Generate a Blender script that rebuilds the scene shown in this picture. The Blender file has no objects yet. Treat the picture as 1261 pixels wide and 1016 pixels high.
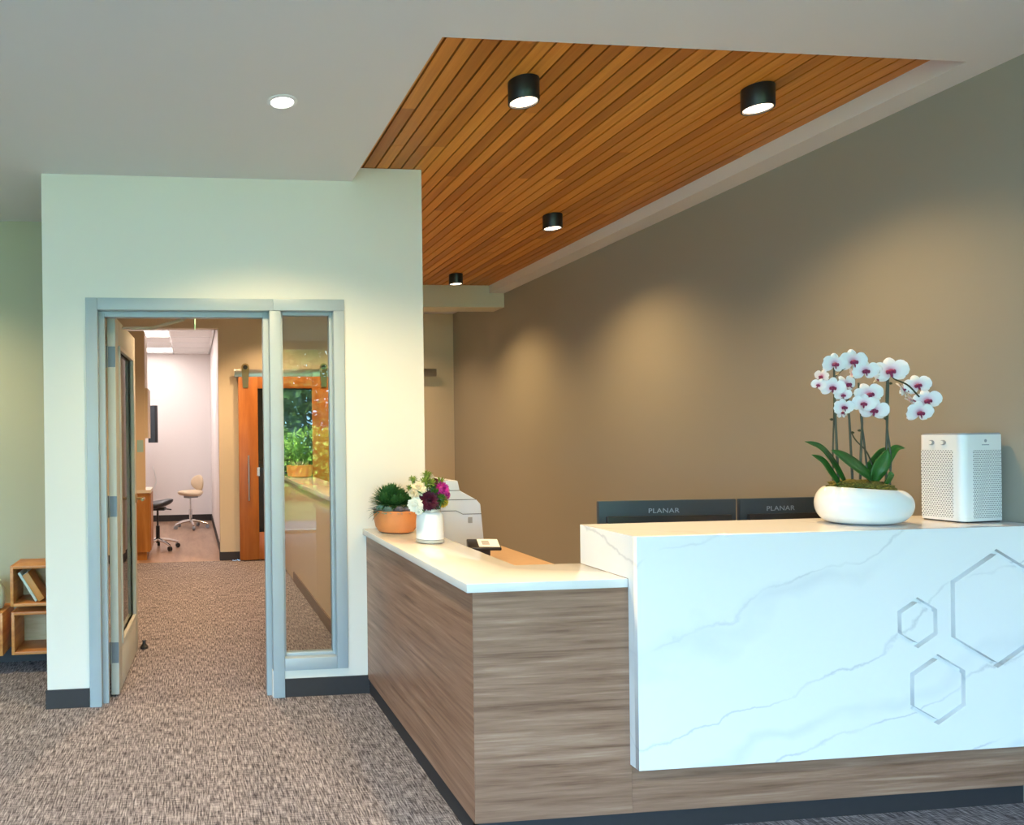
import bpy, bmesh, math, random
from mathutils import Vector, Matrix
random.seed(7)
S = bpy.context.scene
COL = S.collection
PI = math.pi

# ------------------------------------------------------------------ camera
cam_d = bpy.data.cameras.new('camera')
cam = bpy.data.objects.new('camera', cam_d)
COL.objects.link(cam)
F_PX, CX, CY = 861.34, 322.47, 538.04
YAW, ROLL = -0.1010, -0.01225
rt = Vector((math.cos(YAW), math.sin(YAW), 0)); fw = Vector((-math.sin(YAW), math.cos(YAW), 0)); up = Vector((0, 0, 1))
r2 = rt * math.cos(ROLL) + up * math.sin(ROLL); u2 = -rt * math.sin(ROLL) + up * math.cos(ROLL)
M = Matrix((r2, u2, -fw)).transposed().to_4x4(); M.translation = Vector((0, 0, 1.4307))
cam.matrix_world = M
cam_d.sensor_fit = 'HORIZONTAL'; cam_d.sensor_width = 36.0
cam_d.lens = 36.0 * F_PX / 1261.0
cam_d.shift_x = (630.5 - CX) / 1261.0
cam_d.shift_y = (CY - 508.0) / 1261.0
cam_d.clip_start = 0.05
S.camera = cam

# ------------------------------------------------------------------ view, world, sun, daylight
S.view_settings.view_transform = 'Standard'
S.view_settings.look = 'None'
S.view_settings.gamma = 1.0
S.view_settings.use_curve_mapping = False
S.view_settings.exposure = 0.0

SKY_STRENGTH = 20.0
LAMP = 2.1           # common factor on the warm lamps
world = bpy.data.worlds.new('sky'); S.world = world; world.use_nodes = True
bg = world.node_tree.nodes['Background']
bg.inputs['Color'].default_value = (0.39, 0.69, 1.0, 1)
bg.inputs['Strength'].default_value = SKY_STRENGTH

sun_d = bpy.data.lights.new('sun', 'SUN'); sun = bpy.data.objects.new('sun', sun_d); COL.objects.link(sun)
sun_d.energy = 48.0; sun_d.angle = 0.01; sun_d.color = (1, 0.93, 0.8)
sun.rotation_euler = Vector((0.35, -0.65, -0.85)).to_track_quat('-Z', 'Y').to_euler()
# daylight portal in the window wall behind the camera
po_d = bpy.data.lights.new('window_portal', 'AREA'); po = bpy.data.objects.new('window_portal', po_d); COL.objects.link(po)
po_d.shape = 'RECTANGLE'; po_d.size = 8.4; po_d.size_y = 2.62; po_d.cycles.is_portal = True
po.location = (-1.1, -2.55, 1.36); po.rotation_euler = (PI / 2, 0, 0)

# ------------------------------------------------------------------ helpers
def lin(c):
    return tuple((x / 12.92 if x <= 0.04045 else ((x + 0.055) / 1.055) ** 2.4) for x in c)
def rgb(r, g, b):
    return lin((r / 255, g / 255, b / 255))

class N:
    """tiny node builder"""
    def __init__(s, name):
        s.m = bpy.data.materials.new(name); s.m.use_nodes = True
        s.t = s.m.node_tree; s.b = s.t.nodes['Principled BSDF']
    def n(s, typ, **kw):
        nd = s.t.nodes.new(typ)
        for k, v in kw.items():
            if k == 'inp':
                for a, b in v.items(): nd.inputs[a].default_value = b
            else: setattr(nd, k, v)
        return nd
    def l(s, a, b): s.t.links.new(a, b)
    def coords(s, kind='Object', scale=(1, 1, 1), rot=(0, 0, 0), rand=False):
        tc = s.n('ShaderNodeTexCoord'); mp = s.n('ShaderNodeMapping')
        mp.inputs['Scale'].default_value = scale; mp.inputs['Rotation'].default_value = rot
        src = tc.outputs[kind]
        if rand:
            oi = s.n('ShaderNodeObjectInfo'); ml = s.n('ShaderNodeMath', operation='MULTIPLY'); ml.inputs[1].default_value = 37.0
            s.l(oi.outputs['Random'], ml.inputs[0]); va = s.n('ShaderNodeVectorMath', operation='ADD')
            s.l(src, va.inputs[0]); s.l(ml.outputs[0], va.inputs[1]); src = va.outputs[0]
        s.l(src, mp.inputs['Vector'])
        return mp.outputs['Vector']
    def noise(s, vec, scale=5, detail=4, rough=0.55, dist=0.0):
        nd = s.n('ShaderNodeTexNoise'); nd.inputs['Scale'].default_value = scale; nd.inputs['Detail'].default_value = detail
        nd.inputs['Roughness'].default_value = rough; nd.inputs['Distortion'].default_value = dist
        s.l(vec, nd.inputs['Vector']); return nd.outputs['Fac']
    def ramp(s, fac, stops):
        nd = s.n('ShaderNodeValToRGB'); e = nd.color_ramp.elements
        while len(e) < len(stops): e.new(0.5)
        for i, (p, c) in enumerate(stops):
            e[i].position = p; e[i].color = (*c[:3], 1) if len(c) >= 3 else (c[0],) * 3 + (1,)
        s.l(fac, nd.inputs['Fac']); return nd.outputs['Color']
    def mix(s, fac, a, b, mode='MIX'):
        nd = s.n('ShaderNodeMix', data_type='RGBA', blend_type=mode)
        for sock, v in ((nd.inputs[0], fac), (nd.inputs[6], a), (nd.inputs[7], b)):
            if isinstance(v, (int, float)): sock.default_value = v
            elif isinstance(v, tuple): sock.default_value = (*v[:3], 1)
            else: s.l(v, sock)
        return nd.outputs[2]
    def math(s, op, a, b=None, clamp=False):
        nd = s.n('ShaderNodeMath', operation=op, use_clamp=clamp)
        for i, v in enumerate((a, b)):
            if v is None: continue
            if isinstance(v, (int, float)): nd.inputs[i].default_value = v
            else: s.l(v, nd.inputs[i])
        return nd.outputs[0]
    def bump(s, h, strength=0.2, dist=0.01):
        nd = s.n('ShaderNodeBump'); nd.inputs['Strength'].default_value = strength; nd.inputs['Distance'].default_value = dist
        s.l(h, nd.inputs['Height']); s.l(nd.outputs['Normal'], s.b.inputs['Normal'])
    def col(s, c):
        if isinstance(c, tuple): s.b.inputs['Base Color'].default_value = (*c[:3], 1)
        else: s.l(c, s.b.inputs['Base Color'])
    def set(s, **kw):
        for k, v in kw.items(): s.b.inputs[k.replace('_', ' ')].default_value = v
        return s

MAT = {}
def plain(name, c, rough=0.5, metal=0.0, var=0.06, scale=30, bump=0.0, spec=0.5):
    """a painted / moulded surface: colour with slight procedural variation"""
    m = N(name); f = m.noise(m.coords(), scale, 3)
    a = tuple(x * (1 - var) for x in c); b = tuple(min(1, x * (1 + var)) for x in c)
    m.col(m.mix(f, a, b)); m.set(Roughness=rough, Metallic=metal); m.b.inputs['Specular IOR Level'].default_value = spec
    if bump: m.bump(f, bump, 0.002)
    MAT[name] = m.m; return m.m

def paint(name, c):
    m = N(name); v = m.coords(); f = m.noise(v, 180, 3); g = m.noise(v, 1.3, 2)
    m.col(m.mix(g, tuple(x * .98 for x in c), tuple(min(1, x * 1.02) for x in c))); m.set(Roughness=0.62)
    m.b.inputs['Specular IOR Level'].default_value = 0.3
    m.bump(f, 0.06, 0.001); MAT[name] = m.m

paint('wall_white', (0.79, 0.735, 0.645)); paint('wall_taupe', (0.300, 0.282, 0.238)); paint('wall_tan', (0.62, 0.53, 0.38))
paint('wall_olive', (0.44, 0.42, 0.30)); paint('ceiling_white', (0.70, 0.69, 0.69)); paint('wall_clinic', (0.80, 0.75, 0.74))
paint('beam_cream', (0.62, 0.60, 0.47))
plain('frame_paint', (0.40, 0.45, 0.47), 0.38, 0, 0.03, 8)
plain('door_paint', (0.50, 0.50, 0.44), 0.4, 0, 0.03, 8)
plain('baseboard', (0.030, 0.025, 0.025), 0.6, 0, 0.1)
plain('kick', (0.028, 0.025, 0.028), 0.6, 0, 0.1)
plain('black_metal', (0.012, 0.011, 0.011), 0.35, 0.0, 0.1)
plain('white_gloss', (0.82, 0.82, 0.82), 0.18, 0, 0.01, 5)
plain('purifier_white', (0.80, 0.80, 0.80), 0.3, 0, 0.01, 5)
plain('printer_white', (0.58, 0.67, 0.78), 0.4, 0, 0.02, 8)
plain('printer_tan', (0.62, 0.58, 0.52), 0.45, 0, 0.02, 8)
plain('seam_dark', (0.10, 0.11, 0.13), 0.6)
plain('grey_plastic', (0.30, 0.31, 0.33), 0.5)
plain('black_plastic', (0.014, 0.015, 0.018), 0.3)
plain('monitor_back', (0.026, 0.042, 0.056), 0.35)
plain('monitor_text', (0.30, 0.36, 0.42), 0.5)
plain('steel', (0.55, 0.53, 0.50), 0.28, 1.0, 0.08)
plain('chrome', (0.75, 0.75, 0.76), 0.15, 1.0, 0.03)
plain('bronze', (0.42, 0.30, 0.15), 0.3, 1.0, 0.1)
plain('hinge_steel', (0.20, 0.21, 0.22), 0.5, 0.9, 0.08)
plain('terracotta', (0.66, 0.24, 0.075), 0.6, 0, 0.14, 14, 0.05)
plain('worktop_tan', (0.50, 0.33, 0.20), 0.4, 0, 0.06)
plain('cabinet_tan', (0.58, 0.45, 0.31), 0.5, 0, 0.03, 6)
plain('beige_vinyl', (0.66, 0.52, 0.36), 0.5, 0, 0.04)
plain('navy_vinyl', (0.030, 0.034, 0.050), 0.4, 0, 0.1)
plain('base_brown', (0.20, 0.14, 0.10), 0.6)
plain('soil', (0.05, 0.035, 0.02), 0.9, 0, 0.4, 80, 0.4)
plain('paper_white', (0.78, 0.80, 0.80), 0.7); plain('paper_teal', (0.30, 0.48, 0.50), 0.7)
plain('book_white', (0.62, 0.66, 0.58), 0.5, 0, 0.1); plain('book_olive', (0.16, 0.15, 0.07), 0.5, 0, 0.3, 25)
plain('book_orange', (0.60, 0.26, 0.06), 0.5, 0, 0.2, 20)
plain('vase_green', (0.55, 0.62, 0.45), 0.3)
plain('succulent_green', (0.055, 0.15, 0.035), 0.45, 0, 0.5, 60)
plain('succulent_tip', (0.02, 0.06, 0.02), 0.45, 0, 0.4, 60)
plain('echeveria_grey', (0.26, 0.23, 0.25), 0.5, 0, 0.25, 50)
plain('echeveria_teal', (0.22, 0.32, 0.28), 0.5, 0, 0.25, 50)
plain('burgundy', (0.085, 0.004, 0.022), 0.6, 0, 0.35, 60)
plain('magenta', (0.48, 0.02, 0.26), 0.55, 0, 0.3, 60)
plain('petal_cream', (0.80, 0.66, 0.44), 0.55, 0, 0.12, 40)
plain('petal_white', (0.84, 0.82, 0.72), 0.55, 0, 0.06, 40)
plain('petal_yellow', (0.62, 0.46, 0.05), 0.55, 0, 0.3, 60)
plain('filler_green', (0.25, 0.33, 0.05), 0.55, 0, 0.4, 70)
plain('leaf_green', (0.05, 0.14, 0.02), 0.45, 0, 0.4, 60)
plain('orchid_leaf', (0.030, 0.12, 0.018), 0.3, 0, 0.35, 9)
plain('orchid_stem', (0.035, 0.045, 0.018), 0.45, 0, 0.3, 40)
plain('orchid_lip', (0.24, 0.012, 0.075), 0.5, 0, 0.4, 120)
plain('grass', (0.07, 0.12, 0.035), 0.8, 0, 0.4, 3)
plain('foliage_dark', (0.06, 0.14, 0.025), 0.6, 0, 0.5, 4)
plain('foliage_light', (0.24, 0.42, 0.05), 0.6, 0, 0.4, 4)
plain('bark', (0.10, 0.07, 0.045), 0.9, 0, 0.3, 12, 0.4)
plain('concrete', (0.20, 0.20, 0.20), 0.8, 0, 0.08, 9)
plain('dark_glass', (0.010, 0.012, 0.012), 0.06, 0, 0.1)

# marble
m = N('marble')
sx = m.n('ShaderNodeSeparateXYZ'); tco = m.n('ShaderNodeTexCoord'); m.l(tco.outputs['Object'], sx.inputs[0])
run = m.math('ADD', sx.outputs['X'], sx.outputs['Y'])
lo = m.noise(m.coords('Object', (1, 1, 1.6)), 1.7, 3, 0.5); hi = m.noise(m.coords(), 14, 5, 0.6)
def veins(slope, period, shift, amp, wob):
    ph = m.math('SUBTRACT', sx.outputs['Z'], m.math('MULTIPLY', run, slope))
    ph = m.math('ADD', m.math('ADD', ph, m.math('MULTIPLY', lo, amp)), m.math('MULTIPLY', hi, wob))
    fr_ = m.math('FRACT', m.math('ADD', m.math('DIVIDE', ph, period), shift))
    return m.math('MULTIPLY', m.math('ABSOLUTE', m.math('SUBTRACT', fr_, 0.5)), period)
g1 = m.ramp(m.noise(m.coords(), 2.1, 2), [(0.38, (0.15,)), (0.60, (1.0,))]); g2 = m.ramp(m.noise(m.coords('Object', (1, 1, 1), (1, 2, 0)), 2.6, 2), [(0.42, (0.0,)), (0.58, (1.0,))])
band = m.math('MULTIPLY', m.ramp(veins(0.34, 0.47, 0.30, 0.55, 0.035), [(0.0, (1,)), (0.016, (0.75,)), (0.050, (0.0,))]), g1)
line = m.math('MULTIPLY', m.ramp(veins(0.40, 0.31, 0.62, 0.42, 0.050), [(0.0, (1,)), (0.0022, (0.7,)), (0.0075, (0.0,))]), g2)
c = m.mix(m.math('MULTIPLY', band, 0.34), (0.82, 0.82, 0.83), (0.56, 0.58, 0.64))
c = m.mix(m.math('MULTIPLY', line, 0.50), c, (0.40, 0.40, 0.45))
m.col(c); m.set(Roughness=0.16); MAT['marble'] = m.m
# quartz counter
m = N('quartz'); f = m.noise(m.coords(), 3, 5, 0.6, 1.0)
m.col(m.mix(f, (0.70, 0.68, 0.66), (0.76, 0.75, 0.74))); m.set(Roughness=0.10); MAT['quartz'] = m.m

def wood(name, scale, stops, rough=0.45, n_scale=1.0, rand=True, bump=0.08, tint=0.0):
    m = N(name); v = m.coords('Object', scale, rand=rand)
    f = m.noise(v, n_scale, 7, 0.6, 0.35); g = m.noise(v, n_scale * 3.1, 5, 0.65)
    h = m.math('ADD', m.math('MULTIPLY', f, 0.7), m.math('MULTIPLY', g, 0.3))
    c = m.ramp(h, stops)
    if tint:
        oi = m.n('ShaderNodeObjectInfo')
        k = m.ramp(oi.outputs['Random'], [(0.0, (1 - tint, 1 - tint * 1.25, 1 - tint * 1.5)), (0.5, (1, 1, 1)), (1.0, (1 + tint * .7, 1 + tint * 1.0, 1 + tint * 1.4))])
        c = m.mix(1.0, c, k, 'MULTIPLY')
    m.col(c); m.set(Roughness=rough); m.bump(h, bump, 0.002); MAT[name] = m.m
wood('cedar', (30, 0.9, 30), [(0.25, rgb(180, 110, 36)), (0.5, rgb(202, 132, 48)), (0.75, rgb(222, 156, 70))], 0.45, 1.0, True, 0.03, 0.28)
wood('laminate', (1.0, 1.0, 24), [(0.30, rgb(94, 64, 48)), (0.43, rgb(132, 97, 77)), (0.55, rgb(152, 116, 95)), (0.70, rgb(178, 144, 121))], 0.42, 1.6, True, 0.03)
wood('maple', (3, 3, 24), [(0.3, rgb(170, 96, 44)), (0.5, rgb(201, 130, 66)), (0.7, rgb(222, 158, 92))], 0.4)
wood('maple_pale', (2, 2, 14), [(0.3, rgb(176, 150, 112)), (0.6, rgb(206, 184, 146)), (0.75, rgb(222, 204, 170))], 0.5)
wood('barn_wood', (9, 9, 1.2), [(0.3, rgb(150, 84, 26)), (0.5, rgb(172, 102, 38)), (0.7, rgb(188, 120, 52))], 0.38)
wood('cabinet_wood', (9, 9, 1.2), [(0.3, rgb(138, 84, 32)), (0.5, rgb(164, 106, 46)), (0.7, rgb(184, 128, 64))], 0.4)
wood('vinyl_plank', (9, 1.3, 9), [(0.3, rgb(132, 104, 84)), (0.5, rgb(158, 128, 106)), (0.7, rgb(178, 150, 128))], 0.35)

# carpet: streaky two-way weave
m = N('carpet')
va = m.coords('Object', (165, 16, 1)); vb = m.coords('Object', (20, 230, 1))
a = m.noise(va, 1.0, 2, 0.6); b = m.noise(vb, 1.0, 2, 0.6); f = m.noise(m.coords(), 420, 2, 0.6)
h = m.math('ADD', m.math('ADD', m.math('MULTIPLY', a, 0.52), m.math('MULTIPLY', b, 0.30)), m.math('MULTIPLY', f, 0.18))
c = m.ramp(h, [(0.37, rgb(52, 48, 52)), (0.45, rgb(98, 92, 97)), (0.52, rgb(140, 133, 138)), (0.62, rgb(186, 178, 182))])
big = m.noise(m.coords(), 5, 3)
c = m.mix(1.0, c, m.ramp(big, [(0.3, (0.88, 0.88, 0.88)), (0.7, (1.06, 1.06, 1.06))]), 'MULTIPLY')
m.col(c); m.set(Roughness=0.95); m.b.inputs['Specular IOR Level'].default_value = 0.1
m.bump(h, 0.6, 0.006); MAT['carpet'] = m.m
# moss
m = N('moss'); f = m.noise(m.coords(), 160, 4, 0.7)
m.col(m.ramp(f, [(0.3, (0.05, 0.045, 0.005)), (0.5, (0.16, 0.14, 0.015)), (0.7, (0.32, 0.28, 0.05))])); m.set(Roughness=0.9); m.bump(f, 1.0, 0.01); MAT['moss'] = m.m
# orchid petal: white with a pink blush towards the throat
m = N('orchid_petal'); tc = m.n('ShaderNodeTexCoord'); ln = m.n('ShaderNodeVectorMath', operation='LENGTH'); m.l(tc.outputs['Object'], ln.inputs[0])
m.col(m.ramp(m.math('MULTIPLY', ln.outputs['Value'], 20.0), [(0.10, (0.62, 0.26, 0.40)), (0.32, (0.82, 0.68, 0.74)), (0.55, (0.84, 0.82, 0.83))]))
m.set(Roughness=0.55); m.b.inputs['Subsurface Weight'].default_value = 0.0; MAT['orchid_petal'] = m.m
# purifier grille: white face with rows of round holes
m = N('grille'); tc = m.n('ShaderNodeTexCoord'); sp = m.n('ShaderNodeSeparateXYZ'); m.l(tc.outputs['Object'], sp.inputs[0])
def holes(m, ax, az, pitch):
    zz = m.math('DIVIDE', az, pitch * 0.866); row = m.math('FLOOR', zz)
    off = m.math('MULTIPLY', m.math('MODULO', m.math('ABSOLUTE', row), 2.0), 0.5)
    fx = m.math('SUBTRACT', m.math('FRACT', m.math('ADD', m.math('ADD', m.math('DIVIDE', ax, pitch), off), 100.0)), 0.5)
    fz = m.math('MULTIPLY', m.math('SUBTRACT', m.math('FRACT', m.math('ADD', zz, 100.0)), 0.5), 0.866)
    r = m.math('SQRT', m.math('ADD', m.math('MULTIPLY', fx, fx), m.math('MULTIPLY', fz, fz)))
    return m.ramp(r, [(0.25, (1,)), (0.32, (0,))])
hm = holes(m, m.math('ADD', sp.outputs['X'], sp.outputs['Y']), sp.outputs['Z'], 0.0088)
m.col(m.mix(hm, (0.78, 0.78, 0.78), (0.16, 0.16, 0.18))); m.set(Roughness=0.4)
m.bump(m.math('SUBTRACT', 1.0, hm), 0.4, 0.002); MAT['grille'] = m.m
# acoustic tile
m = N('acoustic'); f = m.noise(m.coords(), 120, 2); m.col(m.mix(f, (0.70, 0.68, 0.67), (0.80, 0.78, 0.77))); m.set(Roughness=0.9); m.bump(f, 0.4, 0.004); MAT['acoustic'] = m.m
# glass pane: clear with Fresnel reflection
m = N('glass'); out = m.t.nodes['Material Output']; m.t.nodes.remove(m.b)
tr = m.n('ShaderNodeBsdfTransparent'); tr.inputs['Color'].default_value = (0.90, 0.93, 0.91, 1)
gl = m.n('ShaderNodeBsdfGlossy'); gl.inputs['Roughness'].default_value = 0.0
fr = m.n('ShaderNodeFresnel'); fr.inputs['IOR'].default_value = 1.52
ms = m.n('ShaderNodeMixShader'); m.l(fr.outputs[0], ms.inputs[0]); m.l(tr.outputs[0], ms.inputs[1]); m.l(gl.outputs[0], ms.inputs[2]); m.l(ms.outputs[0], out.inputs['Surface'])
MAT['glass'] = m.m
# frosted clear glass of the vase
m = N('vase_glass'); m.col((0.72, 0.70, 0.62)); m.set(Roughness=0.15); m.b.inputs['Transmission Weight'].default_value = 0.35; MAT['vase_glass'] = m.m
def emit(name, c, s):
    m = N(name); f = m.noise(m.coords(), 20, 1); m.col((0.8, 0.8, 0.8))
    m.b.inputs['Emission Color'].default_value = (*c, 1); m.b.inputs['Emission Strength'].default_value = s; MAT[name] = m.m
emit('lamp_warm', (1.0, 0.78, 0.55), 6.0); emit('lamp_white', (1.0, 0.93, 0.86), 6.0); emit('sign_green', (0.10, 0.75, 0.25), 0.9)

# ---- geometry helpers
def box(bm, x0, x1, y0, y1, z0, z1):
    v = [bm.verts.new(p) for p in ((x0, y0, z0), (x1, y0, z0), (x1, y1, z0), (x0, y1, z0), (x0, y0, z1), (x1, y0, z1), (x1, y1, z1), (x0, y1, z1))]
    for f in ((3, 2, 1, 0), (4, 5, 6, 7), (0, 1, 5, 4), (1, 2, 6, 5), (2, 3, 7, 6), (3, 0, 4, 7)):
        bm.faces.new([v[i] for i in f])
    return v
def prism(bm, pts, axis, a, b):
    """extrude a 2-D outline along an axis (0 x, 1 y, 2 z)"""
    def P(p, t):
        return {0: (t, p[0], p[1]), 1: (p[0], t, p[1]), 2: (p[0], p[1], t)}[axis]
    lo = [bm.verts.new(P(p, a)) for p in pts]; hi = [bm.verts.new(P(p, b)) for p in pts]
    n = len(pts); bm.faces.new(lo); bm.faces.new(hi[::-1])
    for i in range(n): bm.faces.new((lo[i], hi[i], hi[(i + 1) % n], lo[(i + 1) % n]))
def lathe(bm, prof, seg=40, c=(0, 0), sx=1.0, sy=1.0, cap=True):
    rings = []
    for r, z in prof:
        rings.append([bm.verts.new((c[0] + sx * r * math.cos(2 * PI * i / seg), c[1] + sy * r * math.sin(2 * PI * i / seg), z)) for i in range(seg)])
    for a, b in zip(rings, rings[1:]):
        for i in range(seg): bm.faces.new((a[i], a[(i + 1) % seg], b[(i + 1) % seg], b[i]))
    if cap:
        bm.faces.new(rings[0][::-1]); bm.faces.new(rings[-1])
def tube(bm, pts, r, seg=8, r_end=None):
    pts = [Vector(p) for p in pts]; rings = []; n = len(pts); prev = None
    for i, p in enumerate(pts):
        d = (pts[min(i + 1, n - 1)] - pts[max(i - 1, 0)]).normalized()
        ref = prev if prev else (Vector((0, 0, 1)) if abs(d.z) < 0.9 else Vector((1, 0, 0)))
        x = (ref - d * ref.dot(d)).normalized(); y = d.cross(x); prev = x
        rr = r if r_end is None else r + (r_end - r) * i / (n - 1)
        rings.append([bm.verts.new(p + (x * math.cos(2 * PI * k / seg) + y * math.sin(2 * PI * k / seg)) * rr) for k in range(seg)])
    for a, b in zip(rings, rings[1:]):
        for k in range(seg): bm.faces.new((a[k], a[(k + 1) % seg], b[(k + 1) % seg], b[k]))
    bm.faces.new(rings[0][::-1]); bm.faces.new(rings[-1])
def ball(bm, c, r, sub=2, sc=(1, 1, 1)):
    g = bmesh.ops.create_icosphere(bm, subdivisions=sub, radius=r)
    for v in g['verts']: v.co = Vector((v.co.x * sc[0], v.co.y * sc[1], v.co.z * sc[2])) + Vector(c)
def spline(pts, n=12):
    """Catmull-Rom through points"""
    P = [Vector(p) for p in pts]; P = [P[0] * 2 - P[1]] + P + [P[-1] * 2 - P[-2]]; out = []
    for i in range(1, len(P) - 2):
        for k in range(n):
            t = k / n; a, b, c_, d = P[i - 1:i + 3]
            out.append(0.5 * ((2 * b) + (c_ - a) * t + (2 * a - 5 * b + 4 * c_ - d) * t * t + (3 * b - a - 3 * c_ + d) * t ** 3))
    out.append(P[-2]); return out
def done(name, bm, mat, parent=None, smooth=False, bevel=0.0, seg=2, thing=None):
    bmesh.ops.recalc_face_normals(bm, faces=bm.faces)
    if bevel: 
        bmesh.ops.bevel(bm, geom=[e for e in bm.edges if len(e.link_faces) == 2 and e.calc_face_angle(0) > 0.6], offset=bevel, segments=seg, affect='EDGES', profile=0.5, clamp_overlap=True)
    me = bpy.data.meshes.new(name); bm.to_mesh(me); bm.free()
    me.materials.append(MAT[mat] if isinstance(mat, str) else mat)
    if smooth:
        me.polygons.foreach_set('use_smooth', [True] * len(me.polygons))
        if smooth != 'all': me.set_sharp_from_angle(angle=math.radians(38))
    o = bpy.data.objects.new(name, me); COL.objects.link(o)
    if parent is not None: o.parent = parent
    return o
def tag(o, label, cat, group=None, kind=None):
    o['label'] = label; o['category'] = cat
    if group: o['group'] = group
    if kind: o['kind'] = kind
    return o
def thing(name, label, cat, loc=(0, 0, 0), rz=0.0, group=None, kind=None):
    o = bpy.data.objects.new(name, None); o.empty_display_size = 0.05; COL.objects.link(o)
    o.location = loc; o.rotation_euler = (0, 0, rz); return tag(o, label, cat, group, kind)
def bx(name, dims, mat, parent=None, bevel=0.0, smooth=False):
    bm = bmesh.new(); box(bm, *dims); return done(name, bm, mat, parent, smooth or bool(bevel), bevel)
def boxes(name, lst, mat, parent=None, bevel=0.0):
    bm = bmesh.new()
    for d in lst: box(bm, *d)
    return done(name, bm, mat, parent, bool(bevel), bevel)
def struct(o, label, cat):
    return tag(o, label, cat, None, 'structure')
def dup_tree(o, parent=None):
    c = o.copy(); COL.objects.link(c); c.parent = parent
    for ch in o.children: dup_tree(ch, c)
    return c
def spot(parent, loc, energy, color, angle=2.0, blend=0.6, size=0.04, name='lamp_light'):
    d = bpy.data.lights.new(name, 'SPOT'); d.energy = energy * LAMP; d.color = color; d.spot_size = angle; d.spot_blend = blend; d.shadow_soft_size = size
    o = bpy.data.objects.new(name, d); COL.objects.link(o); o.parent = parent; o.location = loc; return o

# ------------------------------------------------------------------ dimensions (metres; camera stands at the origin)
D, DT = 3.813, 0.12            # door wall
XL, XP = -0.775, 1.304         # its ends
XA, XB, XW = 0.906, 2.995, 3.149
ZC, ZW = 2.844, 2.921
YF, YB = 2.407, 6.75
Y_FAR = 8.13; Y_OP = 12.1; Z_BACK = 2.88; TOP = 3.06
Y_WIN = -2.5; X_LEFT = -5.5; Y_ALC = 4.66

# ------------------------------------------------------------------ STRUCTURE
struct(bx('floor', (X_LEFT, XW, Y_WIN, 8.12, -0.12, 0), 'carpet'), 'streaky grey brown loop carpet running through the doorway', 'floor')
struct(bx('floor_clinic', (-1.3, 0.45, 8.12, Y_OP, -0.12, 0.001), 'vinyl_plank'), 'pale wood vinyl floor of the treatment room beyond the hall', 'floor')
struct(bx('wall_right', (XW, XW + 0.15, Y_WIN, Y_FAR + 0.12, -0.1, TOP), 'wall_taupe'), 'long taupe painted wall behind the reception desk', 'wall')
# door wall with opening
zt = 2.185
struct(boxes('wall_front', [(XL, -0.552, D, D + DT, 0, ZC), (-0.552, 0.851, D, D + DT, zt, ZC), (0.43, 0.851, D, D + DT, 0, 0.147),
                            (0.851, XA, D, D + DT, 0, ZC), (XA, XP, D, D + DT, 0, ZW - 0.002)], 'wall_white'), 'white partition wall around the office door and sidelight', 'wall')
struct(boxes('wall_left', [(X_LEFT, -0.70, Y_ALC, Y_ALC + 0.12, 0, TOP), (XL, XL + 0.075, D + DT, Y_ALC, 0, TOP)], 'wall_olive'), 'muted olive wall behind the wooden cube shelves', 'wall')
struct(bx('wall_side', (X_LEFT - 0.12, X_LEFT, Y_WIN, Y_ALC + 0.12, -0.1, TOP), 'wall_white'), 'white side wall of the waiting room', 'wall')
struct(boxes('wall_back', [(0.325, XW, Y_FAR, Y_FAR + 0.12, 0, TOP), (-1.3, 0.325, Y_FAR, Y_FAR + 0.12, 2.70, TOP), (-1.3, -0.80, Y_FAR, Y_FAR + 0.12, 0, 2.70)], 'wall_tan'), 'tan end wall carrying the sliding barn door', 'wall')
struct(bx('wall_hall', (-1.32, -1.2, Y_ALC + 0.12, Y_FAR, 0, TOP), 'wall_tan'), 'tan hallway wall behind the open door', 'wall')
struct(boxes('wall_clinic', [(-1.42, 0.47, Y_OP, Y_OP + 0.12, -0.1, TOP), (0.345, 0.465, Y_FAR + 0.12, Y_OP, -0.1, TOP), (-1.42, -1.3, Y_FAR, Y_OP, -0.1, TOP)], 'wall_clinic'), 'bright white walls of the treatment room', 'wall')
# ceilings
ceil = struct(boxes('ceiling', [(X_LEFT, XL, Y_WIN, Y_ALC, ZC, TOP), (XL, XA, Y_WIN, D, ZC, TOP), (XA, XW, Y_WIN, YF, ZC, TOP), (XB, XW, YF, YB, ZC, TOP), (XL, XA, D, D + DT, ZC, TOP)], 'ceiling_white'), 'smooth white ceiling with a rectangular wood lined recess', 'ceiling')
struct(boxes('ceiling_hall', [(-1.2, XA, D + DT, Y_FAR, Z_BACK, TOP), (XA, XW, 7.0, Y_FAR, Z_BACK, TOP)], 'ceiling_white'), 'white ceiling of the hall behind the partition', 'ceiling')
struct(bx('trim_1', (0.92, XW, YB, 7.0, 2.703, TOP), 'beam_cream'), 'cream bulkhead beam closing the far end of the wood ceiling', 'beam')
wood_ceiling = struct(bx('ceiling_wood', (XA, XB, YF, YB, ZW + 0.016, TOP), 'black_metal'), 'recessed ceiling lined with narrow orange cedar planks', 'ceiling')
x = XA - 0.010; pitch = 0.0727; k = 0; meshes = {}
while x < XB - 0.003:
    x0 = max(x + 0.0048, XA + 0.001); x1 = min(x + pitch - 0.0048, XB - 0.001)
    y = YF + 0.001
    while y < YB - 0.02:
        ln_ = random.choice((1.2, 1.6, 2.0, 2.4)) if y > YF + 0.1 else random.choice((0.7, 1.1, 1.5, 2.1))
        y1 = min(y + ln_, YB - 0.001)
        if YB - y1 < 0.35: y1 = YB - 0.001
        bm = bmesh.new(); box(bm, 0, x1 - x0, 0, y1 - y - 0.0015, 0, 0.017)
        o = done('plank', bm, 'cedar', wood_ceiling); o.location = (x0, y, ZW + random.uniform(-0.0006, 0.0006)); y = y1
    x += pitch
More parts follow.
